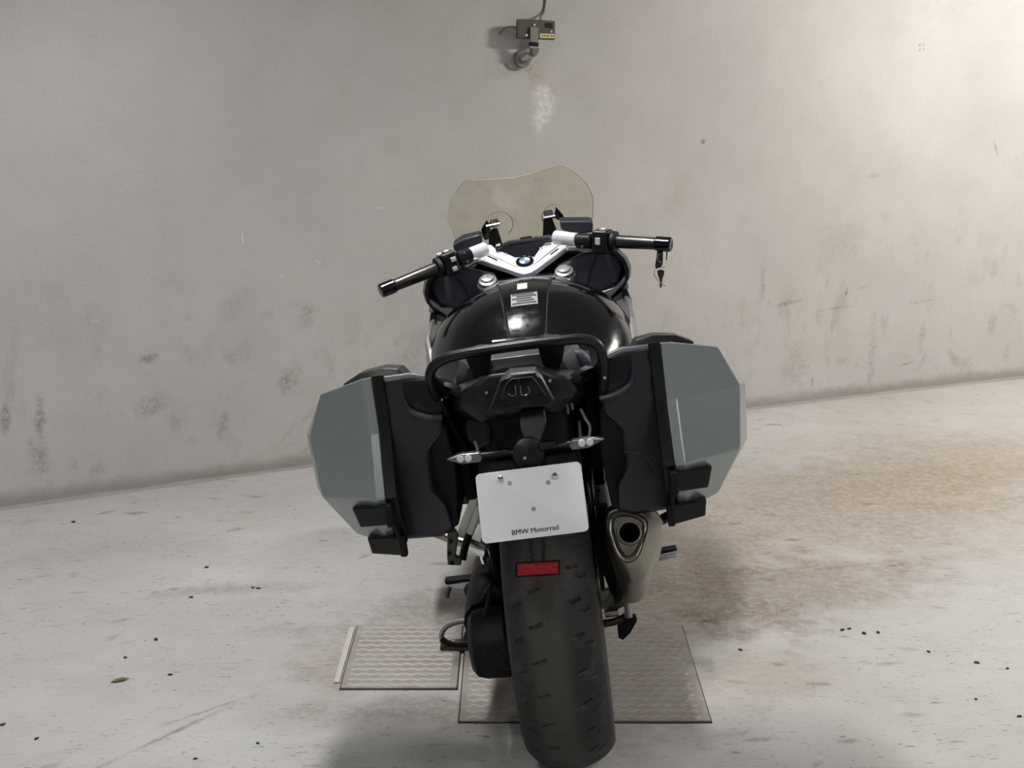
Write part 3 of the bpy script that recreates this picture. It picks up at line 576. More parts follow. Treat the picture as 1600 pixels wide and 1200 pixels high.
# small cables by the indicators
for pts in ([(-0.0910, -0.3000, 0.8160), (-0.0860, -0.3200, 0.8050), (-0.0870, -0.3300, 0.7950)], [(0.1200, -0.2500, 0.8430), (0.1270, -0.2700, 0.8280), (0.1340, -0.2800, 0.8120), (0.1260, -0.3000, 0.7900)], [(0.0950, -0.2800, 0.8630), (0.0950, -0.2800, 0.8450)], [(0.1040, -0.2800, 0.8650), (0.1050, -0.2800, 0.8520)], [(0.1140, -0.2500, 0.8180), (0.1130, -0.3100, 0.8020)]):
    G().tube(pts, .0032, 6, 3).mk('cable', 'grey_plastic', B)
for pts in ([(-0.1210, -0.1600, 0.8270), (-0.1030, -0.1700, 0.8460), (-0.0800, -0.1800, 0.8450), (-0.0650, -0.1800, 0.8200), (-0.0680, -0.1800, 0.7760), (-0.0960, -0.1800, 0.7660), (-0.1220, -0.1700, 0.7870)], ):
    G().prism(pts, (0, .06, 0)).mk('fuse_cover', 'black_satin', B, bevel=.012)

pTL, pTR, pBR, pBL = (Vector(p) for p in ((-0.0974, -0.3618, 0.7684), (0.1097, -0.3616, 0.7687), (0.1090, -0.4210, 0.6501), (-0.0884, -0.4223, 0.6475)))
pc = (pTL + pTR + pBR + pBL) / 4; pw = ((pTR - pTL).length + (pBR - pBL).length) / 2; ph = ((pTL - pBL).length + (pTR - pBR).length) / 2
PF = frame_of(pc, (pTR - pTL) + (pBR - pBL), (pTL - pBL) + (pTR - pBR))
def rrect(w, h, r, z, n=6):
    P = []
    for cx, cy, a in ((w / 2 - r, h / 2 - r, 0), (-w / 2 + r, h / 2 - r, 90), (-w / 2 + r, -h / 2 + r, 180), (w / 2 - r, -h / 2 + r, 270)):
        for k in range(n + 1): t = rad(a + 90 * k / n); P.append(Vector((cx + r * math.cos(t), cy + r * math.sin(t), z)))
    return P
plate = G().loft([[PF @ p for p in rrect(pw, ph, .010, -.0025)], [PF @ p for p in rrect(pw, ph, .010, 0)], [PF @ p for p in rrect(pw - .0015, ph - .0015, .010, .0006)]]).mk('license_plate', 'plate_white', B, smooth=30)
for dx_ in (-.00022, .00022):
    text_mesh('plate_lettering', 'BMW Motorrad', .0136, PF @ Matrix.Translation((.0005 + dx_, -ph / 2 + .0135, .0008)), 'print_black', plate, .0003)
# pixel fractions on the plate face: two bolts with domed heads, three rivets
def onplate(fx, fy, z=0): return PF @ Vector(((fx - .5) * pw, (.5 - fy) * ph, z))
zax = PF.to_3x3() @ Vector((0, 0, 1))
for fx, fy in ((.235, .115), (.745, .165)):
    G().lathe([(-.004, .0062), (.003, .0062), (.007, .0052), (.009, .0025)], onplate(fx, fy), zax, 14).mk('bolt', 'chrome', plate)
for fx, fy in ((.315, .19), (.675, .25), (.51, .60)):
    G().lathe([(-.002, .0046), (.0012, .0042), (.0012, .0022), (.0006, .0020)], onplate(fx, fy), zax, 14).mk('rivet', 'silver_dull', plate)
# backing behind the plate
G().prism([onplate(.1, .02, -.004), onplate(.9, .02, -.004), onplate(.72, .96, -.004), onplate(.28, .96, -.004)], zax * -.012).mk('plate_backing', 'black_matte', B, bevel=.002)
RF = [Vector(p) for p in ((-0.0350, -0.3850, 0.5880), (0.0430, -0.3850, 0.5830), (0.0400, -0.3800, 0.5590), (-0.0370, -0.3800, 0.5630))]
rfl = G().prism([p + Vector((0, 0, 0)) for p in RF], (0, .007, 0)).mk('rear_reflector', 'reflector_red', B, bevel=.0012)
G().prism([p for p in ((-0.0400, -0.3800, 0.5900), (0.0480, -0.3800, 0.5850), (0.0440, -0.3760, 0.5530), (-0.0430, -0.3760, 0.5580))], (0, .004, 0)).mk('reflector_holder', 'black_matte', rfl, bevel=.001)
for x0, x1 in ((828, 834), (846, 852)):
    pass
G().prism([(-0.0060, -0.4100, 0.6390), (0.0010, -0.4100, 0.6390), (-0.0010, -0.3790, 0.5820), (-0.0090, -0.3790, 0.5820)], (0, .004, 0)).mk('reflector_strap', 'black_matte', rfl)
G().prism([(0.0180, -0.4100, 0.6400), (0.0260, -0.4100, 0.6400), (0.0180, -0.3790, 0.5820), (0.0110, -0.3790, 0.5830)], (0, .004, 0)).mk('reflector_strap', 'black_matte', rfl)

# --- side cases
def side_case(s):
    m = lambda L: [(s * x, y, z) for (x, y, z) in L]
    out = [(.286, .938), (.215, .940), (.165, .925), (.156, .90), (.160, .815), (.192, .782), (.196, .70), (.172, .66), (.168, .60), (.20, .586), (.286, .590)]
    yr = [(.58, -.160), (.592, -.165), (.702, -.219), (.826, -.166), (.942, -.167)]
    def ring(y, k=0.0, drop=0.0):
        cx, cz = .225, .76; R = []
        for x, z in out:
            dx, dz = x - cx, z - cz; L = math.hypot(dx, dz); q = (L - k) / L; zz = cz + dz * q
            R.append((s * (cx + dx * q if x < .28 else x), interp(zz, yr) + .003 + (.010 if k == 0 else 0) if y is None else y, zz - (drop * (zz - .78) / .16 if zz > .78 else 0)))
        return R
    sh = G().loft([ring(None, .010), ring(None, .0), ring(.0, .0, .038), ring(.20, .0, .09), ring(.27, .03, .11)]).mk('side_case', 'charcoal_plastic', B, bevel=.005)
    tag(sh, 'charcoal hard case on the left side' if s < 0 else 'charcoal hard case on the right side')
    # recessed inner wall
    G().loft([m([(.200, y, .80), (.158, y, .83), (.148, y, .74), (.158, y, .61), (.200, y, .60)]) for y in (-.165, .18)]).mk('inner_wall', 'black_matte', sh, bevel=.006)
    # rim band by the joint
    def rim(x, k): return m([(x, -.174 + k, .826), (x, -.226 + k, .702), (x, -.170 + k, .588 + k), (x, .24 - k, .600 + k), (x, .30 - k, .70), (x, .27 - k, .825 - k), (x, .0, .908 - k), (x, -.175 + k, .945 - k), (x, -.174 + k, .88)])
    G().loft([rim(.268, .002), rim(.270, 0), rim(.2895, 0), rim(.291, .002)]).mk('rim', 'black_satin', sh, bevel=.0015)
    # lid
    def sec(T, C_, L_, Bt, yf, xf):
        return m([T, C_, L_, Bt, (xf, yf - .08, Bt[2] + .01), (xf, yf, .70), (xf, yf - .04, T[2] - .115), (xf, (T[1] + yf) / 2, T[2] - .045)])
    lid = G().loft([sec((.291, -.170, .942), (.291, -.168, .826), (.291, -.222, .702), (.291, -.166, .590), .29, .291),
                    sec((.313, -.167, .940), (.313, -.167, .826), (.313, -.222, .702), (.313, -.162, .589), .29, .313),
                    sec((.320, -.160, .937), (.322, -.160, .826), (.324, -.215, .703), (.320, -.155, .589), .285, .32),
                    sec((.410, -.108, .908), (.447, -.106, .822), (.430, -.160, .703), (.382, -.095, .596), .26, .41),
                    sec((.423, -.030, .888), (.464, -.050, .812), (.455, -.070, .698), (.412, -.020, .612), .235, .435),
                    sec((.440, .060, .852), (.474, .050, .785), (.470, .045, .715), (.432, .055, .640), .20, .455)]).mk('lid', 'lid_paint', sh, smooth=11, bevel=.005, seg=3, lim=9)
    # carry handle on the top
    def hr(x, h): return m([(x, -.085, .915), (x, -.07, .914 + h), (x, .03, .902 + h), (x, .06, .880)])
    G().loft([hr(.236, .004), hr(.248, .020), hr(.285, .026), hr(.330, .020), hr(.366, .002)]).mk('carry_handle', 'black_satin', sh, smooth=50, bevel=.004)
    # hand recess with a bright lower lip
    G().loft([m([(.232, -.170, .925), (.165, -.170, .922), (.160, -.170, .855), (.215, -.170, .858), (.228, -.170, .875)]), m([(.232, -.155, .925), (.165, -.155, .922), (.160, -.165, .855), (.215, -.165, .858), (.228, -.165, .875)])]).mk('hand_recess', 'black_satin', sh)
    G().tube(m([(.233, -.178, .900), (.226, -.176, .872), (.210, -.178, .857), (.185, -.180, .848), (.160, -.178, .845)]), [.003, .006, .0075, .0075, .006], 8, 4).mk('recess_lip', 'charcoal_plastic', sh)
    # latches
    for q, y0 in ((((.288, .690), (.368, .680), (.355, .640), (.288, .650)), -.240), (((.276, .612), (.352, .604), (.346, .570), (.278, .572)), -.198)):
        dy = .025
        g = G().loft([m([(x, y0 + (x - .288) * .62, z) for x, z in q]), m([(x, y0 + .05 + (x - .288) * .5, z) for x, z in q])])
        la = g.mk('latch', 'black_satin', sh, bevel=.003)
        G().box((s * (q[0][0] - .002), y0 + .004, (q[0][1] + q[3][1]) / 2), (.014, .022, .046)).mk('latch_pivot', 'black_matte', sh, bevel=.003)
    G().tube(m([(.282, -.226, .665), (.280, -.214, .63), (.276, -.19, .592)]), .005, 8, 2).mk('hinge_bar', 'black_matte', sh)
    return sh
side_case(-1); rc = side_case(1)
G().tube([(0.1950, -0.2120, 0.7380), (0.2240, -0.2140, 0.7320), (0.2450, -0.2060, 0.7090), (0.2590, -0.1950, 0.6670)], .0022, 6, 4).mk('relief_line', 'charcoal_plastic', rc)
G().ball((.345, -.145, .905), .003).mk('lid_mark', 'grit_dark', rc)

# --- exhaust silencer on the right
EP = [(0.1457, -0.1512, 0.5813), (0.1515, -0.1432, 0.5947), (0.1654, -0.1405, 0.5992), (0.1851, -0.1410, 0.5984), (0.2080, -0.1452, 0.5914), (0.2260, -0.1526, 0.5791), (0.2279, -0.1610, 0.5649), (0.2210, -0.1731, 0.5448), (0.2033, -0.1921, 0.5132), (0.1886, -0.1988, 0.5021), (0.1702, -0.1990, 0.5016), (0.1566, -0.1900, 0.5167), (0.1475, -0.1722, 0.5463), (0.1437, -0.1602, 0.5664)]
EP = [Vector(p) for p in EP]; ec = Vector((0.1871, -0.1662, 0.5563)); axw = Vector((0, -math.cos(rad(31)), math.sin(rad(31))))
# resample the outline smoothly
def smooth_loop(P, n):
    Q = []; m_ = len(P)
    for i in range(m_):
        p0, p1, p2, p3 = P[i - 1], P[i], P[(i + 1) % m_], P[(i + 2) % m_]
        for k in range(n):
            t = k / n; Q.append(0.5 * ((2 * p1) + (p2 - p0) * t + (2 * p0 - 5 * p1 + 4 * p2 - p3) * t * t + (3 * p1 - p0 - 3 * p2 + p3) * t ** 3))
    return Q
EL = smooth_loop(EP, 3)
def er(k, w, dx=0.0, dz=0.0): return [ec + (p - ec) * k + axw * w + Vector((dx, 0, dz)) for p in EL]
sil = G().loft([er(.55, -.50, -.02), er(.95, -.44, -.01), er(1.30, -.34, .006), er(1.44, -.20, .012), er(1.46, -.08, .012), er(1.40, -.035, .010), er(1.06, -.002), er(1.0, .002), er(.94, .0), er(.90, -.012), er(.70, -.014)], cap=False).mk('silencer', 'steel_brushed', B, smooth=50)
def hole(r, w): 
    u = Vector((1, 0, 0)); v = axw.cross(u); n = len(EL); a0_ = [(math.atan2((p - ec).dot(v), (p - ec).dot(u))) for p in EL]
    hc = ec + Vector((.001, 0, -.002)); return [hc + (u * math.cos(a) + v * math.sin(a)) * r + axw * w for a in a0_]
G().loft([er(.74, -.016), er(.74, -.006), er(.68, -.002), hole(.0275, -.001), hole(.0255, .003), hole(.0215, .003), hole(.0205, -.004), hole(.0205, -.09)], cap=False).mk('end_cap', 'steel_brushed', sil, smooth=40)
G().loft([hole(.0202, -.088), hole(.001, -.088)], cap=False).mk('outlet', 'soot', sil)
G().loft([hole(.0204, -.006), hole(.0203, -.08)], cap=False).mk('outlet_liner', 'soot', sil)
G().prism([(0.1390, 0.0500, 0.3820), (0.1580, 0.0500, 0.3870), (0.1570, 0.0500, 0.3270), (0.1390, 0.0500, 0.3210)], (0, .02, 0)).mk('silencer_bracket', 'black_matte', sil, bevel=.003)
# black heat shield along the inner side
G().loft([[(0.1240, -0.1200, 0.6060), (0.1490, -0.1200, 0.6120), (0.1500, -0.1400, 0.5810), (0.1410, -0.1000, 0.5140), (0.1510, -0.0500, 0.4380), (0.1520, 0.0500, 0.3350), (0.1340, 0.0600, 0.3410), (0.1200, -0.0400, 0.4530)], [(0.1240, -0.0600, 0.5880), (0.1490, -0.0600, 0.5940), (0.1500, -0.0800, 0.5630), (0.1410, -0.0400, 0.4940), (0.1510, 0.0200, 0.4130), (0.1520, 0.1200, 0.3090), (0.1340, 0.1300, 0.3150), (0.1190, 0.0300, 0.4290)]]).mk('heat_shield', 'black_matte', B, bevel=.006)
G().tube([(.16, .22, .31), (.15, .32, .24), (.12, .42, .20)], .028, 12, 4).mk('exhaust_pipe', 'steel_dark', B)
# silver hanger pieces above the silencer
G().tube([(0.1530, -0.0500, 0.6460), (0.1610, -0.0600, 0.6260), (0.1740, -0.0700, 0.6050), (0.1930, -0.0700, 0.6000)], .0065, 8, 3, flat=.6).mk('silencer_hanger', 'silver_dull', B)
G().prism([(0.1600, -0.0700, 0.6210), (0.1750, -0.0700, 0.6130), (0.1740, -0.0700, 0.6020), (0.1600, -0.0700, 0.6070)], (0, .01, 0)).mk('hanger_tab', 'pale_silver', B, bevel=.002)
G().prism([(0.1270, -0.0600, 0.6190), (0.1380, -0.0600, 0.6180), (0.1340, -0.0600, 0.5840), (0.1210, -0.0600, 0.5860)], (0, .02, 0)).mk('hanger_block', 'grey_plastic', B, bevel=.003)
G().tube([(0.2180, -0.0900, 0.5930), (0.2440, -0.0500, 0.5570), (0.2590, 0.0000, 0.5130)], .007, 8, 3).mk('hanger_strap', 'black_satin', B)
G().prism([(0.2630, 0.0000, 0.5560), (0.2960, 0.0000, 0.5600), (0.2960, 0.0000, 0.5510), (0.2690, 0.0000, 0.5530)], (0, .01, 0)).mk('case_hook', 'pale_silver', B, bevel=.001)
G().tube([(0.3640, 0.1000, 0.5260), (0.3140, 0.1200, 0.5030), (0.2690, 0.1400, 0.4770)], .012, 8, 3).mk('crash_bar', 'black_satin', B)
# right rider peg, foot lever and stand tang
pg = G().tube([(0.2440, 0.5000, 0.2570), (0.2770, 0.5000, 0.2630), (0.3090, 0.5000, 0.2660)], [.010, .011, .009], 8, 2, flat=.7).mk('rider_peg', 'pale_silver', B)
G().prism([(0.2500, 0.5000, 0.2800), (0.3120, 0.5000, 0.2840), (0.3110, 0.5000, 0.2760), (0.2500, 0.5000, 0.2690)], (0, .03, 0)).mk('peg_rubber', 'black_matte', pg, bevel=.002)
lv = G().tube([(0.0990, 0.3200, 0.1750), (0.1300, 0.3300, 0.1720), (0.1580, 0.3400, 0.1770), (0.1680, 0.3400, 0.1870)], .010, 8, 3).mk('centre_stand_arm', 'black_satin', B)
G().prism([(0.1400, 0.3300, 0.1660), (0.1530, 0.3300, 0.1830), (0.1880, 0.3300, 0.1820), (0.1890, 0.3300, 0.1680), (0.1690, 0.3300, 0.1380), (0.1490, 0.3300, 0.1210), (0.1380, 0.3300, 0.1290)], (0, .02, 0)).mk('stand_tang', 'black_matte', lv, bevel=.004)
G().lathe([(0, .010), (.035, .008)], (0.1690, 0.3200, 0.1850), (0, 0, 1), 12).mk('tang_pin', 'silver_dull', lv)
G().prism([(0.1110, 0.3400, 0.1950), (0.1460, 0.3400, 0.1980), (0.1470, 0.3400, 0.1810), (0.1130, 0.3400, 0.1800)], (0, .02, 0)).mk('stand_spring_plate', 'pale_silver', lv, bevel=.002)

# --- left side fittings: pale struts, passenger peg bracket, rider peg, side stand
st = G().tube([(-0.1330, 0.1200, 0.5980), (-0.1620, 0.1400, 0.5470), (-0.1880, 0.1600, 0.4880)], [.011, .011, .013], 8, 2).mk('peg_strut', 'sticker_white', B)
G().tube([(-0.1350, 0.1200, 0.5650), (-0.1520, 0.1300, 0.5260), (-0.1670, 0.1400, 0.4980)], .009, 8, 2).mk('strut_web', 'sticker_white', st)
pb = G().prism([(-0.2180, 0.1300, 0.5080), (-0.1980, 0.1300, 0.5100), (-0.1940, 0.1300, 0.4960), (-0.2070, 0.1300, 0.4480), (-0.1930, 0.1300, 0.4430), (-0.1980, 0.1300, 0.4250), (-0.2280, 0.1300, 0.4300), (-0.2260, 0.1300, 0.4560)], (0, .018, 0)).mk('passenger_peg_bracket', 'steel_dark', B, bevel=.003)
for u in ((-0.2130, 0.1280, 0.4860), (-0.2190, 0.1280, 0.4580), (-0.2170, 0.1280, 0.4350)): G().lathe([(0, .0045), (.003, .0045)], u, (0, -1, 0), 10).mk('bracket_hole', 'soot', pb)
G().tube([(-0.1650, 0.1500, 0.5040), (-0.1820, 0.1500, 0.4690), (-0.1940, 0.1400, 0.4350)], .009, 8, 2).mk('bracket_arm', 'black_satin', pb)
G().tube([(-0.2660, 0.3000, 0.4580), (-0.2280, 0.2800, 0.4440), (-0.1830, 0.2600, 0.4300), (-0.1520, 0.2500, 0.4170)], .011, 10, 2).mk('cylinder_guard', 'steel_brushed', B)
G().tube([(-0.1910, 0.2200, 0.4500), (-0.1600, 0.2100, 0.4340), (-0.1390, 0.2000, 0.4290)], .016, 10, 2).mk('silver_pipe', 'chrome', B)
G().tube([(-0.1500, 0.2000, 0.4020), (-0.1520, 0.2000, 0.4210), (-0.1380, 0.2000, 0.4350), (-0.1310, 0.2000, 0.4210)], .006, 8, 3).mk('line_loop', 'chrome', B)
rp = G().prism([(-0.2850, 0.5200, 0.2480), (-0.1960, 0.5200, 0.2530), (-0.1910, 0.5200, 0.2420), (-0.1990, 0.5200, 0.2310), (-0.2550, 0.5200, 0.2340), (-0.2810, 0.5200, 0.2410)], (0, .03, 0)).mk('rider_peg', 'silver_paint', B, bevel=.003)
G().prism([(-0.2880, 0.5200, 0.2590), (-0.1950, 0.5200, 0.2580), (-0.1960, 0.5200, 0.2500), (-0.2850, 0.5200, 0.2480)], (0, .035, 0)).mk('peg_rubber', 'black_matte', rp, bevel=.002)
G().tube([(-0.2760, 0.5200, 0.2400), (-0.2830, 0.5200, 0.2270), (-0.2870, 0.5200, 0.2150)], .006, 8).mk('peg_feeler', 'steel_dark', rp)
G().ball((-0.2160, 0.5000, 0.2330), .024, 14, (1, 1, .9)).mk('peg_joint', 'black_matte', rp)
ss = G().tube([(-.14, .66, .20), (-.22, .68, .12), (-0.2670, 0.6000, 0.0570), (-0.3010, 0.6000, 0.0580)], [.014, .013, .011, .010], 10, 3).mk('side_stand', 'black_satin', B)
G().prism([(-0.3340, 0.5800, 0.0550), (-0.2830, 0.5800, 0.0580), (-0.2410, 0.5800, 0.0410), (-0.2450, 0.5800, 0.0320), (-0.3290, 0.5800, 0.0460)], (0, .05, .0)).mk('stand_foot', 'steel_dark', ss, bevel=.003)
G().tube([(-0.3270, 0.6200, 0.0560), (-0.3280, 0.6200, 0.0760), (-0.3130, 0.6200, 0.0960), (-0.2800, 0.6200, 0.1070), (-0.2380, 0.6200, 0.1060)], .007, 8, 4).mk('stand_spring', 'silver_dull', ss)
G().tube([(-0.3250, 0.5850, 0.0790), (-0.3060, 0.5850, 0.0630), (-0.2630, 0.5850, 0.0570), (-0.2440, 0.5850, 0.0700)], .009, 8, 4).mk('stand_lug', 'black_matte', ss)

# --- tank
TY = [.40, .45, .50, .55, .60, .65, .70, .75, .80, .85, .90, .95, 1.0, 1.04]
tzc = [(.40, .80), (.50, .815), (.60, .850), (.70, .908), (.80, .944), (.90, .952), (.98, .941), (1.04, .922)]
tw = [(.40, .15), (.50, .185), (.60, .225), (.70, .262), (.80, .278), (.90, .272), (.98, .235), (1.04, .18)]
tzs = [(.40, .68), (.50, .68), (.60, .70), (.70, .735), (.80, .755), (.90, .76), (.98, .79), (1.04, .82)]
def tank_pt(y, phi, off=0.0):
    w = smooth_interp(y, tw) + off; zc = smooth_interp(y, tzc) + off; zs = smooth_interp(y, tzs); e = 2 / 2.25
    sx = math.sin(phi); cx = math.cos(phi)
    return Vector((w * math.copysign(abs(sx) ** e, sx), y, zs + (zc - zs) * max(cx, 0) ** e))
def tank_top(x, y, off=0.0):
    w = smooth_interp(y, tw); zc = smooth_interp(y, tzc); zs = smooth_interp(y, tzs); u = min(abs(x) / w, .999)
    return Vector((x, y, zs + (zc - zs) * (1 - u ** 2.25) ** (1 / 2.25) + off))
rings = []
for y in TY:
    R = [tank_pt(y, rad(-90 + 180 * k / 40)) for k in range(41)]; w = smooth_interp(y, tw); zs = smooth_interp(y, tzs)
    R += [Vector((w * .97, y, zs - .06)), Vector((w * .75, y, zs - .14)), Vector((-w * .75, y, zs - .14)), Vector((-w * .97, y, zs - .06))]
    rings.append(R)
tank = G().loft(rings).mk('fuel_tank', 'black_gloss', B, smooth=50)
def on_tank(name, x0, x1, y0, y1, off, mat, parent, nx=8, ny=12, taper=None, thick=.004, bevel=0.0):
    V = []; F = []
    for j in range(ny + 1):
        y = y0 + (y1 - y0) * j / ny; k = 1.0 if taper is None else taper(y)
        for i in range(nx + 1): x = (x0 + (x1 - x0) * i / nx) * k; V.append(tank_top(x, y, off))
    m_ = len(V)
    V += [v - Vector((0, 0, thick)) for v in V]
    w_ = nx + 1
    for j in range(ny):
        for i in range(nx):
            a = j * w_ + i; F.append((a, a + 1, a + w_ + 1, a + w_)); F.append((m_ + a, m_ + a + w_, m_ + a + w_ + 1, m_ + a + 1))
    edge = [i for i in range(nx)] + [j * w_ + nx for j in range(ny)] + [ny * w_ + i for i in range(nx, 0, -1)] + [j * w_ for j in range(ny, 0, -1)]
    for i, a in enumerate(edge): b = edge[(i + 1) % len(edge)]; F.append((b, a, m_ + a, m_ + b))
    return mk(name, V, F, mat, parent, smooth=40, bevel=bevel)
pan = on_tank('tank_panel', -1, 1, .52, .975, .0045, 'black_gloss', tank, 12, 24, lambda y: interp(y, [(.5, .038), (.6, .044), (.85, .067), (.98, .080)]), .010, .002)
for s in (-1, 1):
    V = [tank_top(s * (interp(y, [(.5, .038), (.6, .044), (.85, .067), (.98, .080)]) + .003), y, .0012) for y in [.52 + .02 * i for i in range(23)]]
    G().tube(V, .0022, 6).mk('panel_seam', 'soot', tank)
    # side knee panels
    V = [tank_pt(y, rad(s * a), .002) for y, a in ((.56, 62), (.60, 60), (.66, 58), (.72, 56))]
lab = on_tank('warning_label', -.036, .034, 0.706, 0.762, .0055, 'print_grey', tank, 4, 4, None, .001)
for k in range(5):
    y = .711 + k * .0105
    on_tank('label_print', -.033 + (.012 if k % 2 else 0), .031 - (.006 * (k % 3)), y, y + .0062, .0062, 'print_black', lab, 4, 1, None, .0008)
on_tank('white_sticker', -.018, .008, .788, .830, .0058, 'sticker_white', tank, 2, 2, None, .001)
# pale front trim of the tank
G().tube([tank_top(x, .985, .004) for x in (-.115, -.09, -.05, 0, .05, .09, .115)], [.004, .008, .0085, .009, .0085, .008, .004], 8, 3, flat=.7).mk('tank_trim', 'pale_silver', tank)
for s in (-1, 1):
    G().loft([[(s * (w_ - .012), y, zb), (s * w_, y, zb), (s * (w_ + .006), y, (zb + zt) / 2), (s * (w_ - .004), y, zt), (s * (w_ - .016), y, zt)] for (y, w_, zb, zt) in ((.74, .272, .70, .79), (.82, .286, .62, .84), (.95, .284, .56, .86), (1.10, .27, .52, .87), (1.25, .25, .50, .86))]).mk('side_fairing', 'pale_silver', B, smooth=40, bevel=.003)

# --- steering: fork, yoke, bars
SA = Vector((0, -math.sin(rad(27.7)), math.cos(rad(27.7)))); FWD = Vector((0, math.cos(rad(27.7)), math.sin(rad(27.7))))
for s in (-1, 1):
    top = Vector((s * .108, 1.035, .945)); foot = Vector((s * .095, 1.50, .28))
    fk = G().tube([foot, foot + (top - foot) * .45], .028, 14).mk('fork_leg', 'black_satin', B)
    G().tube([foot + (top - foot) * .45, top + Vector((0, 0, -.03))], .021, 14).mk('stanchion', 'chrome', fk)
    G().lathe([(-.05, .024), (-.045, .030), (-.01, .031), (-.006, .027), (.004, .026), (.006, .018), (.012, .017), (.013, .010)], top, SA, 24).mk('fork_cap', 'pale_silver', fk)
    G().prism([top + Vector((-s * .03, -.03, -.03)), top + Vector((s * .02, -.035, -.035)), top + Vector((s * .03, .02, -.03)), top + Vector((-s * .04, .03, -.03))], (0, 0, -.02)).mk('clamp_lug', 'pale_silver', fk, bevel=.004)
G().loft([[Vector((x, 1.53 - .315 * math.cos(th), .30 + .315 * math.sin(th) - abs(x) * .25)) for x in (-.065, -.04, 0, .04, .065)] + [Vector((x, 1.53 - .309 * math.cos(th), .30 + .309 * math.sin(th) - abs(x) * .25)) for x in (.065, .04, 0, -.04, -.065)] for th in [rad(30 + 12 * k) for k in range(10)]]).mk('front_fender', 'black_gloss', B)
YP = [(-0.1589, 1.1703, 1.0226), (-0.1166, 1.1865, 1.0311), (-0.0932, 1.1843, 1.0299), (-0.0799, 1.1623, 1.0183), (-0.0492, 1.1363, 1.0046), (-0.0243, 1.1130, 0.9924), (0.0016, 1.1166, 0.9943), (0.0268, 1.1061, 0.9887), (0.0482, 1.1447, 1.0091), (0.0731, 1.1746, 1.0248), (0.0914, 1.1988, 1.0375), (0.1552, 1.1921, 1.0340), (0.1529, 1.1273, 0.9999), (0.1434, 1.1464, 1.0100), (0.0849, 1.0978, 0.9844), (0.0311, 1.0494, 0.9589), (0.0142, 1.0388, 0.9533), (-0.0058, 1.0357, 0.9517), (-0.0269, 1.0493, 0.9588), (-0.0552, 1.0712, 0.9704), (-0.1437, 1.1330, 1.0029), (-0.1548, 1.1309, 1.0018)]
yk = G().prism(YP, SA * -.018).mk('top_yoke', 'silver_paint', B, bevel=.0035, seg=3)
for a, b, c_ in (((-0.1301, 1.1648, 1.0196), (-0.0863, 1.1334, 1.0031), (-0.0259, 1.0740, 0.9719)), ((0.1223, 1.1621, 1.0182), (0.0794, 1.1272, 0.9999), (0.0250, 1.0727, 0.9712))):
    G().tube([Vector(a) + SA * .001, Vector(b) + SA * .001, Vector(c_) + SA * .001], [.004, .0065, .003], 8, 3, flat=.6, up=SA).mk('yoke_rib', 'silver_paint', yk)
for a, b in (((-0.1048, 1.1341, 1.0035), (-0.0778, 1.1091, 0.9903)), ((0.0978, 1.1265, 0.9995), (0.0744, 1.1055, 0.9884))):
    G().tube([Vector(a) + SA * .0006, Vector(b) + SA * .0006], .0026, 6, flat=.4, up=SA).mk('yoke_slot', 'black_matte', yk)
for p in ((-0.0539, 1.1329, 1.0029), (0.0488, 1.1389, 1.0060)):
    G().lathe([(-.002, .005), (.0015, .005), (.0025, .003)], p, SA, 12).mk('yoke_bolt', 'silver_dull', yk)
# round maker's emblem: black ring, quartered disc
ec2 = Vector((0.0003, 1.0886, 0.9795)); u_ = Vector((1, 0, 0)); v_ = FWD
em = G().lathe([(-.004, .0255), (.003, .0255), (.005, .0235), (.0045, .0165), (.0030, .0160)], ec2, SA, 36).mk('emblem', 'black_gloss', yk)
for q in range(4):
    P = [ec2 + SA * .0046] + [ec2 + SA * .0046 + (u_ * math.cos(t) + v_ * math.sin(t)) * .0155 for t in [rad(90 * q + 90 * k / 8) for k in range(9)]]
    G().prism(P, SA * -.002).mk('emblem_quarter', 'emblem_blue' if q % 2 else 'emblem_white', em, smooth=0)
G().lathe([(.0044, .0150), (.0052, .0157), (.0052, .0166), (.0044, .0170)], ec2, SA, 36, cap=False).mk('emblem_ring', 'chrome', em)
for ch, a in (('B', 130), ('M', 90), ('W', 50)):
    d = u_ * math.cos(rad(a)) + v_ * math.sin(rad(a)); tx = u_ * math.sin(rad(a)) - v_ * math.cos(rad(a))
    text_mesh('emblem_letter', ch, .0085, frame_of(ec2 + d * .0205 + SA * .0052, tx, d), 'print_grey', em, .0002)
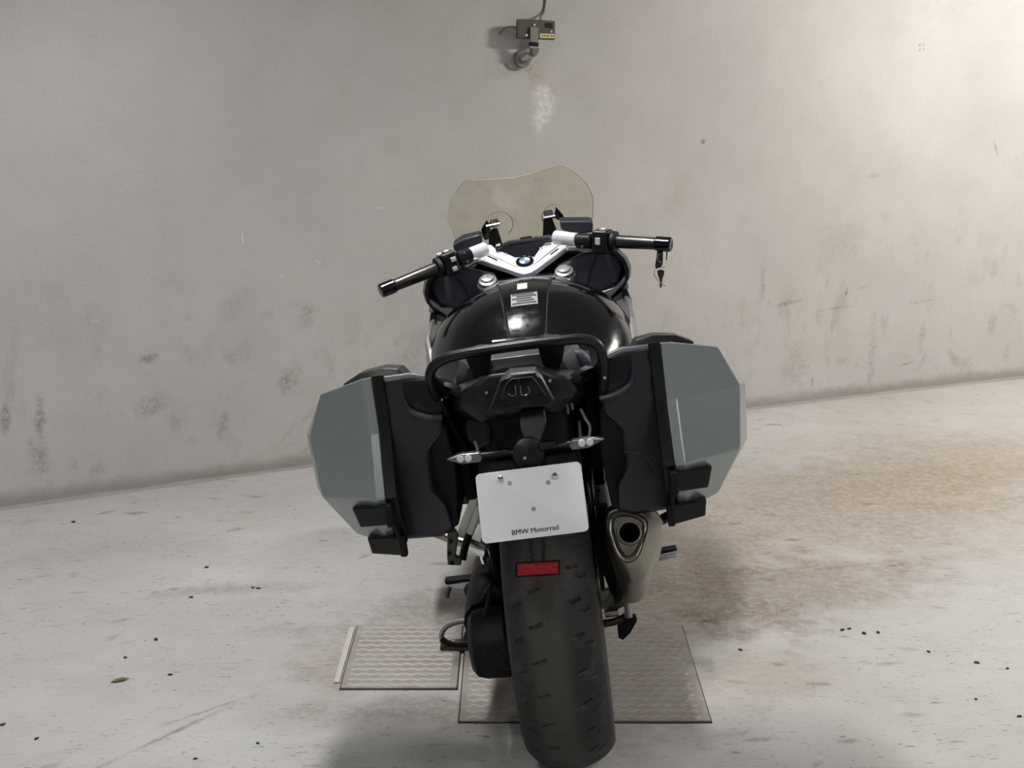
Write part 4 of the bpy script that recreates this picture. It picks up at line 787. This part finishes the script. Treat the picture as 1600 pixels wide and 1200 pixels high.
# arms out to the bars
for a, b in (((-0.1090, 1.1000, 1.0280), (-0.1520, 1.0600, 1.0220)), ((0.0950, 1.1000, 1.0360), (0.1550, 1.0600, 1.0270))):
    G().tube([a, b], [.020, .0185], 16).mk('yoke_arm', 'silver_paint', yk, smooth=50)
def bar(side):
    if side < 0: P = dict(c0=(-0.1480, 1.0550, 1.0220), c1=(-0.1850, 1.0300, 1.0170), h1=(-0.2390, 1.0000, 1.0030), g1=(-0.3610, 0.9550, 0.9750), e1=(-0.4000, 0.9400, 0.9660))
    else: P = dict(c0=(0.1550, 1.0550, 1.0240), c1=(0.1970, 1.0300, 1.0200), h1=(0.2590, 1.0000, 1.0150), g1=(0.3680, 0.9550, 1.0010), e1=(0.4070, 0.9400, 0.9950))
    P = {k: Vector(v) for k, v in P.items()}
    ax = (P['e1'] - P['c0']).normalized()
    hb = G().tube([P['c0'], P['e1']], .011, 12).mk('handlebar', 'black_satin', B)
    G().lathe([(0, .018), (.004, .0215), ((P['c1'] - P['c0']).length - .004, .0215), ((P['c1'] - P['c0']).length, .018)], P['c0'], P['c1'] - P['c0'], 20).mk('clamp', 'black_satin', hb)
    up = (Vector((0, 0, 1)) - ax * ax.z).normalized(); fw_ = ax.cross(up) if side > 0 else up.cross(ax)
    fw_ = fw_ if fw_.y > 0 else -fw_
    M3 = Matrix((ax, fw_, up)).transposed(); L = (P['h1'] - P['c1']).length; mid = (P['c1'] + P['h1']) / 2
    G().box(mid + up * (.000) - ax * .004, (L * .72, .050, .066), M3).mk('switch_housing', 'black_satin', hb, bevel=.008, seg=3)
    G().lathe([(0, .022), (.003, .029), (.014, .029), (.017, .022)], P['h1'] - ax * .012, ax, 24).mk('grip_flange', 'black_matte', hb)
    G().lathe([(0, .0175), (.004, .0185), ((P['g1'] - P['h1']).length, .0168)], P['h1'], P['g1'] - P['h1'], 24).mk('grip', 'grip_rubber', hb)
    n_ = (P['e1'] - P['g1']).length
    G().lathe([(-.004, .017), (0, .0205), (n_ - .004, .0205), (n_, .0175)], P['g1'], P['e1'] - P['g1'], 24).mk('bar_end_weight', 'black_gloss', hb, bevel=.001)
    # lever in front of the grip
    q0 = mid + fw_ * .055; 
    G().tube([q0, q0 + ax * .07 + fw_ * .012, q0 + ax * .12 + fw_ * .004, q0 + ax * .145 + fw_ * .008], [.008, .006, .005, .006], 8, 3, flat=.7).mk('lever', 'black_satin', hb)
    bk = -fw_
    # buttons: (along bar, up, on top?)
    sets = ((-.016, .034, 1), (.006, .036, 1), (.012, .010, 0), (.008, -.016, 0)) if side < 0 else ((.000, .034, 1), (-.008, .004, 0))
    for (da, du, ontop) in sets:
        da = da * (1 if side > 0 else -1)
        pos = mid + ax * da + (up * .034 + bk * .006 if ontop else up * du + bk * .026)
        G().box(pos, (.015, .016 if ontop else .007, .007 if ontop else (.020 if side > 0 else .013)), M3).mk('button', 'button_grey', hb, bevel=.002)
    for dz in (.014, -.012):
        cc = (P['c0'] + P['c1']) / 2
        G().lathe([(0, .0035), (.003, .0035)], cc + bk * .019 + up * dz, bk, 8).mk('clamp_screw', 'silver_dull', hb)
    return hb
bar(-1); bar(1)
# fluid reservoirs
for pts, nm in (([(-0.2010, 1.1400, 1.0460), (-0.1710, 1.1400, 1.0610), (-0.1190, 1.1400, 1.0670), (-0.1130, 1.1400, 1.0560), (-0.1180, 1.1400, 1.0340), (-0.1520, 1.1400, 1.0240), (-0.1980, 1.1400, 1.0260)], 'clutch_reservoir'), ([(0.1110, 1.1400, 1.0760), (0.1980, 1.1400, 1.0660), (0.2060, 1.1400, 1.0580), (0.2010, 1.1400, 1.0310), (0.1530, 1.1400, 1.0330), (0.1130, 1.1400, 1.0500)], 'brake_reservoir')):
    G().prism(pts, (0, .05, .008)).mk(nm, 'charcoal_plastic', B, bevel=.006, seg=3)

# --- instrument panel and cockpit
ip = G().prism([(-0.0900, 1.1600, 1.0130), (-0.0410, 1.1600, 1.0300), (0.0800, 1.1600, 1.0310), (0.0920, 1.1600, 1.0130), (0.0550, 1.1600, 0.9840), (-0.0280, 1.1600, 0.9760), (-0.0650, 1.1600, 0.9920)], (0, .05, .004)).mk('instrument_panel', 'cockpit_plastic', B, bevel=.006)
G().prism([(-0.0090, 1.1900, 1.0370), (0.0260, 1.1900, 1.0380), (0.0260, 1.1900, 1.0230), (-0.0090, 1.1900, 1.0220)], (0, .02, .0)).mk('sensor_box', 'black_matte', ip, bevel=.002)
G().ball((0.0380, 1.1900, 1.0290), .007, 12).mk('knob', 'black_matte', ip)
G().tube([(-0.0800, 1.1500, 1.0170), (-0.0500, 1.1500, 1.0280), (-0.0100, 1.1500, 1.0290), (0.0760, 1.1500, 1.0290)], .006, 8, 3).mk('panel_hood', 'black_satin', ip)
G().tube([(-0.0770, 1.1500, 1.0240), (-0.0640, 1.1500, 1.0260)], [.010, .009], 10).mk('ignition_lock', 'steel_dark', ip)
G().tube([(-0.0610, 1.1400, 1.0270), (-0.0380, 1.1600, 1.0290)], .003, 6).mk('cable_tie', 'chrome', ip)
# steering head body below the yoke
G().loft([[(x, y, z) for (x, y) in ((-.09, .99), (.09, .99), (.11, 1.06), (.07, 1.14), (-.07, 1.14), (-.11, 1.06))] for z in (.80, .90, .935)]).mk('steering_head', 'cockpit_plastic', B, bevel=.01)

# --- fairing
def shell(s):
    # each ring: x, z from the bottom edge up to the top edge
    R = []
    for (y, k, zz, th) in ((1.02, 1.0, 0.0, .010), (1.06, 1.03, .002, .010), (1.20, 1.0, .0, .008), (1.36, .84, -.02, .008), (1.52, .56, -.05, .008), (1.64, .24, -.09, .008)):
        P = [(.215, .845), (.262, .872), (.284, .905), (.288, .932), (.280, .960), (.262, .984), (.235, .998)]
        o = [(s * x * k, y, z + zz) for x, z in P]; i = [(s * (x * k - th), y, z + zz - th * .6) for x, z in reversed(P)]
        R.append(o + i)
    G().loft(R).mk('upper_fairing', 'black_satin', B, smooth=45)
    # cockpit lining between fairing edge and tank
    Q = [(.276, .932), (.266, .962), (.235, .985), (.17, .985), (.09, .955), (.09, .90), (.17, .868), (.21, .868), (.258, .89)]
    ln = G().loft([[(s * x, 1.075, z) for x, z in Q], [(s * (x * .96), 1.11, z) for x, z in Q]]).mk('cockpit_lining', 'cockpit_plastic', B, bevel=.008, seg=3)
    G().tube([(s * .205, 1.072, .975), (s * .180, 1.072, .93), (s * .165, 1.072, .88)], .0022, 6).mk('lining_seam', 'charcoal_plastic', ln)
    # pale inner edge below the lining
    G().prism([(s * x, 1.03, z) for x, z in ((.276, .915), (.284, .880), (.262, .850), (.235, .842), (.19, .862), (.20, .874), (.25, .886))], (0, .03, 0)).mk('fairing_edge', 'pale_silver', B, bevel=.002)
    # black winglet
    W_ = [(.262, .888), (.276, .880), (.284, .850), (.286, .818), (.262, .848)]
    G().prism([(s * x, .99, z) for x, z in W_], (0, .03, 0)).mk('winglet', 'black_gloss', B, bevel=.002)
    G().prism([(s * x, 1.045, z) for x, z in ((.12, 1.0), (.20, .99), (.22, 1.003), (.13, 1.012))], (0, .06, .01)).mk('duct_edge', 'pale_silver', B, bevel=.003)
shell(-1); shell(1)
G().loft([[(x, y, z) for (x, z) in ((-w, zb), (w, zb), (w, zt - .03), (w * .6, zt), (-w * .6, zt), (-w, zt - .03))] for (y, w, zb, zt) in ((1.22, .21, .82, .985), (1.36, .19, .78, 1.00), (1.52, .14, .74, .97), (1.68, .07, .72, .90), (1.74, .02, .75, .84))]).mk('nose_fairing', 'black_gloss', B, smooth=45, bevel=.01)
for s in (-1, 1): G().ball((s * .06, 1.655, .83), .045, 16, (1, .5, .8)).mk('headlamp', 'lens_grey', B)
# windscreen: raked, swept back at the sides
SO_up = [(-0.2201, 1.3101, 1.1056), (-0.2022, 1.2719, 1.1602), (-0.1733, 1.2481, 1.1942), (-0.1481, 1.2304, 1.2194), (-0.1136, 1.2350, 1.2128), (-0.0582, 1.2388, 1.2074), (-0.0060, 1.2402, 1.2054), (0.0454, 1.2361, 1.2113), (0.0932, 1.2296, 1.2205), (0.1293, 1.2255, 1.2264), (0.1419, 1.2281, 1.2228), (0.1710, 1.2443, 1.1995), (0.1977, 1.2660, 1.1686), (0.2099, 1.2852, 1.1412), (0.2165, 1.3055, 1.1122)]
SO_dn = [(-0.2201, 1.3101, 1.1056), (-0.2133, 1.3353, 1.0695), (-0.2064, 1.3610, 1.0328), (-0.1910, 1.3848, 0.9988), (-0.1247, 1.4032, 0.9725), (-0.0075, 1.4069, 0.9673), (0.1112, 1.4016, 0.9748), (0.1751, 1.3928, 0.9874), (0.1980, 1.3684, 1.0223), (0.2099, 1.3390, 1.0642), (0.2165, 1.3055, 1.1122)]
up_t = [(p[0], p[2]) for p in SO_up]; dn_t = [(p[0], p[2]) for p in SO_dn]
nx, ny = 72, 8; V = []; x0, x1 = up_t[0][0], up_t[-1][0]
def scr_pt(x, z): return Vector((x, 1.30 - .7 * (z - 1.12) + .03 - .8 * x * x, z))
for i in range(nx + 1):
    x = x0 + (x1 - x0) * i / nx; a = interp(x, dn_t); b = interp(x, up_t)
    if b - a < .004: b = a + .004
    for j in range(ny + 1): V.append(scr_pt(x, a + (b - a) * j / ny))
m_ = len(V); nrm = Vector((0, -.82, -.57)); V += [v - nrm * .004 for v in V]; F = []
w_ = ny + 1
for i in range(nx):
    for j in range(ny):
        a = i * w_ + j; F.append((a, a + 1, a + w_ + 1, a + w_)); F.append((m_ + a, m_ + a + w_, m_ + a + w_ + 1, m_ + a + 1))
edge = [i * w_ for i in range(nx)] + [nx * w_ + j for j in range(ny)] + [i * w_ + ny for i in range(nx, 0, -1)] + [j for j in range(ny, 0, -1)]
for i, a in enumerate(edge): b = edge[(i + 1) % len(edge)]; F.append((b, a, m_ + a, m_ + b))
ws = mk('windscreen', V, F, 'screen_clear', B, smooth=40); tag(ws, 'clear, slightly yellowed windscreen')
simple('screen_edge', (190, 178, 146), 0.3, var=0.1)
E_ = [V[i * w_ + ny] for i in range(4, nx + 1)]
G().tube(E_, .0014, 6).mk('edge_highlight', 'screen_edge', ws)  # pale tube paints the highlight along the screen's edge
G().tube([V[i * w_] for i in range(nx, nx - 8, -1)], .0010, 6).mk('edge_highlight', 'screen_edge', ws)
# brackets that carry the screen
def bracket(cu, arcs):
    pass
for s in (-1, 1):
    if s < 0:
        arm = [(-0.1100, 1.2700, 0.9950), (-0.1000, 1.2700, 1.0580), (-0.0870, 1.2700, 1.0660), (-0.0740, 1.2700, 1.0650), (-0.0620, 1.2700, 0.9970), (-0.0790, 1.2700, 0.9870)]
        wing = [(-0.1220, 1.2750, 1.0680), (-0.1030, 1.2750, 1.0930), (-0.0940, 1.2750, 1.0760), (-0.0990, 1.2750, 1.0390), (-0.1150, 1.2750, 1.0330), (-0.1220, 1.2750, 1.0490)]
        pins = ((-0.1050, 1.2620, 1.0750), (-0.0650, 1.2620, 1.0780)); tabp = [(-0.0930, 1.2620, 1.0810), (-0.0740, 1.2620, 1.0960), (-0.0640, 1.2620, 1.0850), (-0.0690, 1.2620, 1.0730), (-0.0870, 1.2620, 1.0690)]
        cap = [(-0.0930, 1.2650, 1.0770), (-0.0900, 1.2650, 1.0900), (-0.0720, 1.2650, 1.0930), (-0.0670, 1.2650, 1.0780)]; disc = (-0.0700, 1.2750, 1.0690); rr = .040
    else:
        arm = [(0.0550, 1.2700, 1.0220), (0.0640, 1.2700, 1.0760), (0.0890, 1.2700, 1.0770), (0.0990, 1.2700, 1.0370), (0.0930, 1.2700, 1.0230)]
        wing = [(0.0970, 1.2750, 1.0830), (0.1050, 1.2750, 1.1060), (0.1230, 1.2750, 1.0790), (0.1250, 1.2750, 1.0680), (0.1060, 1.2750, 1.0660), (0.0980, 1.2750, 1.0730)]
        pins = ((0.0660, 1.2620, 1.0780), (0.1000, 1.2620, 1.0800)); tabp = [(0.0660, 1.2620, 1.0780), (0.0680, 1.2620, 1.0970), (0.0910, 1.2620, 1.0980), (0.0930, 1.2620, 1.0810)]
        cap = [(0.0680, 1.2650, 1.0910), (0.0700, 1.2650, 1.0980), (0.0910, 1.2650, 1.0980), (0.0920, 1.2650, 1.0880)]; disc = (0.0990, 1.2750, 1.0690); rr = .040
    br = G().prism(arm, (0, .03, 0)).mk('screen_bracket', 'black_satin', B, bevel=.003)
    G().prism(wing, (0, .02, 0)).mk('bracket_wing', 'black_gloss', br, bevel=.002)
    G().prism(tabp, (0, .012, 0)).mk('bracket_plate', 'grey_plastic', br, bevel=.002)
    G().tube(cap, .0028, 6).mk('bracket_clip', 'black_matte', br)
    G().tube([pins[0], pins[1]], .0055, 10).mk('bracket_pin', 'chrome', br)
    dc = Vector(disc); dd = scr_pt(dc.x, dc.z) + Vector((0, -.004, 0))
    ang = range(-60, 150, 10) if s < 0 else range(60, 230, 10)
    G().tube([scr_pt(dd.x + rr * math.cos(rad(a)), dd.z + rr * math.sin(rad(a))) + Vector((0, -.003, 0)) for a in ang], .0013, 6).mk('mount_outline', 'screen_edge', ws)

# ---------------------------------------------------------------- keys hanging from the right grip
kt = Vector((0.4088, 4.0026, 1.0203)); kx = Vector((0.4259, 4.0021, 1.0205)) - kt; PX = kx.length / 10
ky = empty('key_set', kt - Vector((0, 0, 58 * PX))); tag(ky, 'black key and tag on a wire tied to the right handlebar grip', 'keys')
def kp(u, v, d=0.0): return Vector(((u - 1034) * PX, d, (450 - v) * PX))
G().prism([kp(1027, 393), kp(1036, 393), kp(1036, 412), kp(1034, 418), kp(1025, 421), kp(1024, 416)], (0, .008, 0)).mk('tag', 'key_black', ky, bevel=.0015)
G().prism([kp(1041, 393), kp(1043, 393), kp(1042.5, 407), kp(1041, 407)], (0, .003, 0)).mk('cord_end', 'key_black', ky)
G().prism([kp(1024, 422, -.002), kp(1033, 418, -.002), kp(1043, 415, -.002), kp(1043, 418, -.002), kp(1034, 420, -.002)], (0, .012, 0)).mk('cable_tie', 'sticker_white', ky, bevel=.0008)
G().prism([kp(1027, 424), kp(1033, 422), kp(1039, 424), kp(1038, 431), kp(1036, 436), kp(1035, 451), kp(1032, 451), kp(1032, 440), kp(1029, 432)], (0, .006, 0)).mk('key', 'key_black', ky, bevel=.001)
G().tube([kp(1024, 421), kp(1022.5, 430), kp(1028, 438), kp(1036, 445), kp(1041, 449)], .0014, 6, 4).mk('wire', 'pale_silver', ky)
G().tube([kp(1030, 396, -.003), kp(1027, 402, -.004), kp(1029, 408, -.004), kp(1034, 410, -.003)], .0012, 6, 4).mk('wire', 'pale_silver', ky)

# ---------------------------------------------------------------- sensor box on a bracket, high on the wall
wb = Vector((0.0380, 5.9650, 1.5474)); sl = math.atan(WB + 2 * WA * wb.x); wt = Vector((math.cos(sl), math.sin(sl), 0)); wn = Vector((math.sin(sl), -math.cos(sl), 0))
dv = empty('wall_sensor', wb); tag(dv, 'brown sensor box with yellow label on a jointed wall bracket', 'sensor')
S = (Vector((0.0405, 5.9663, 1.5474)) - wb).length; S2 = (wb - Vector((0.0380, 5.9650, 1.5449))).length
def dp(u, v, n=0.0):
    n *= .5
    return wt * ((u - 815) * S * .93 - n * .5) + wn * n + Vector((0, 0, (92 - v) * S2 * .98 + n * .02))
ZU = Vector((0, 0, 1))
def dbox(u0, v0, u1, v1, n0, n1, sh=0.0):
    return [dp(u0, v0, n0), dp(u1, v0 + sh, n0), dp(u1, v1 + sh, n0), dp(u0, v1, n0)], [dp(u0, v0, n1), dp(u1, v0 + sh, n1), dp(u1, v1 + sh, n1), dp(u0, v1, n1)]
G().loft(list(dbox(805, 31, 871, 61, .09, .145, 2))).mk('sensor_body', 'device_brown', dv, bevel=.006)
G().loft(list(dbox(853, 36, 867, 44, .14, .147, 1))).mk('sensor_window', 'soot', dv, bevel=.001)
G().loft(list(dbox(845, 53, 870, 60, .14, .1468, .5))).mk('maker_label', 'yellow_label', dv)
for u in (848, 852, 856, 859, 864, 867): G().loft(list(dbox(u, 55.5, u + 2, 57.5, .146, .1472, 0))).mk('label_print', 'grit_dark', dv)
for u, v in ((864, 50), (822, 56), (835, 40)): G().ball(dp(u, v, .147), .005, 10).mk('screw', 'sticker_white', dv)
G().loft(list(dbox(828, 43, 842, 67, .145, .165, 1))).mk('clamp_plate', 'device_grey', dv, bevel=.003)
G().tube([dp(828, 70, .14), dp(841, 71, .14)], .010, 10).mk('joint_pin', 'soot', dv)
G().tube([dp(827, 74, .14), dp(841, 75, .14)], .007, 10).mk('joint_band', 'pale_silver', dv)
G().prism([dp(827, 76, .12), dp(840, 76, .12), dp(838, 84, .10), dp(832, 90, .08), dp(827, 84, .10)], wn * .025).mk('swivel', 'device_grey', dv, bevel=.003)
G().tube([dp(834, 90, .08), dp(826, 88, .06), dp(818, 90, .03), dp(815, 92, .0)], [.012, .014, .016, .018], 12, 3).mk('bracket_arm', 'pale_silver', dv)
G().lathe([(0, .036), (.012, .036), (.016, .032), (.016, .008), (.012, .006)], dp(815, 92, 0), wn, 28).mk('wall_flange', 'device_grey', dv)
G().lathe([(0, .009), (.004, .008)], dp(814, 91.5, .016), wn, 14).mk('flange_hole', 'soot', dv)
G().tube([dp(825, 98, .03), dp(817, 105, .02), dp(806, 108, .012), dp(795, 106, .008), dp(788, 100, .004)], .004, 8, 4).mk('cable', 'device_grey', dv)
G().tube([dp(806, 44, .11), dp(796, 43, .08), dp(785, 46, .04), dp(777, 54, .01)], .004, 8, 4).mk('cable', 'cable_grey', dv)
G().tube([dp(846, 32, .11), dp(847, 26, .06), dp(852, 20, .02), dp(854, 12, .006), dp(856, -6, .006), dp(857, -40, .006)], .0042, 8, 4).mk('cable', 'cable_grey', dv)

# ---------------------------------------------------------------- grit and scraps on the floor
def grit_mesh(seed):
    rnd = random.Random(seed); g = G(); g.ball((0, 0, 0), 1.0, 8); V = [Vector((v.x * rnd.uniform(.7, 1.3), v.y * rnd.uniform(.6, 1.1), max(v.z * .5, -.3) + .3)) for v in g.V]
    me = bpy.data.meshes.new('grit'); me.from_pydata([tuple(v) for v in V], [], g.F); me.materials.append(MAT['grit_dark']); return me
GM = [grit_mesh(k) for k in range(4)]
spots = [(-1.4903, 4.7967), (-0.9337, 4.0632), (-0.9428, 4.3286), (-0.9592, 3.7378), (-1.0102, 3.6139), (-0.8676, 3.5014), (-1.0915, 3.1355), (-0.7062, 3.0358), (-1.1945, 3.2098), (-0.5793, 3.1125), (0.9055, 3.8074), (0.9269, 3.8169), (0.9597, 3.7840), (0.9992, 3.7886), (1.0996, 3.6529), (1.2038, 3.5799), (1.2710, 3.5423), (1.1323, 3.3536), (1.2054, 3.2553), (0.4599, 3.6573), (0.6050, 3.6661), (-0.7688, 4.1445), (-0.7508, 4.1390)]
for i, (x, y) in enumerate(spots):
    o = bpy.data.objects.new('grit', GM[i % 4]); col.objects.link(o); o.location = (x, y, 0.0); sc = random.uniform(.004, .0065); o.scale = (sc * 1.3, sc, sc); o.rotation_euler = (0, 0, random.uniform(0, 6))
    if i == 0: lab_ = 'lone dark grit speck on the floor nearest the wall, far left'
    elif i < 10 or i > 20: lab_ = 'tiny dark grit speck on the bare floor left of the motorcycle'
    elif i < 14: lab_ = 'dark grit speck in the row of four beyond the right brown floor patch'
    elif i > 18: lab_ = 'dark grit speck by the right edge of the larger tread plate'
    else: lab_ = 'tiny dark grit speck on the pale floor at the lower right'
    tag(o, lab_, 'grit', 'dark grit on the concrete floor')
lx, ly = (-0.9855, 3.4614)
lf = mk('leaf_scrap', [(-.022, 0, .001), (-.008, -.006, .004), (.010, -.005, .005), (.024, .004, .002), (.008, .008, .006), (-.010, .007, .004), (-.022, 0, .003), (-.008, -.006, .006), (.010, -.005, .007), (.024, .004, .004), (.008, .008, .008), (-.010, .007, .006)],
        [(5, 4, 3, 2, 1, 0), (6, 7, 8, 9, 10, 11)] + [(i, (i + 1) % 6, 6 + (i + 1) % 6, 6 + i) for i in range(6)], 'leaf_green')
lf.location = (lx, ly, 0); lf.rotation_euler = (0, 0, .4); tag(lf, 'small greenish leaf scrap on the floor at the left', 'leaf')
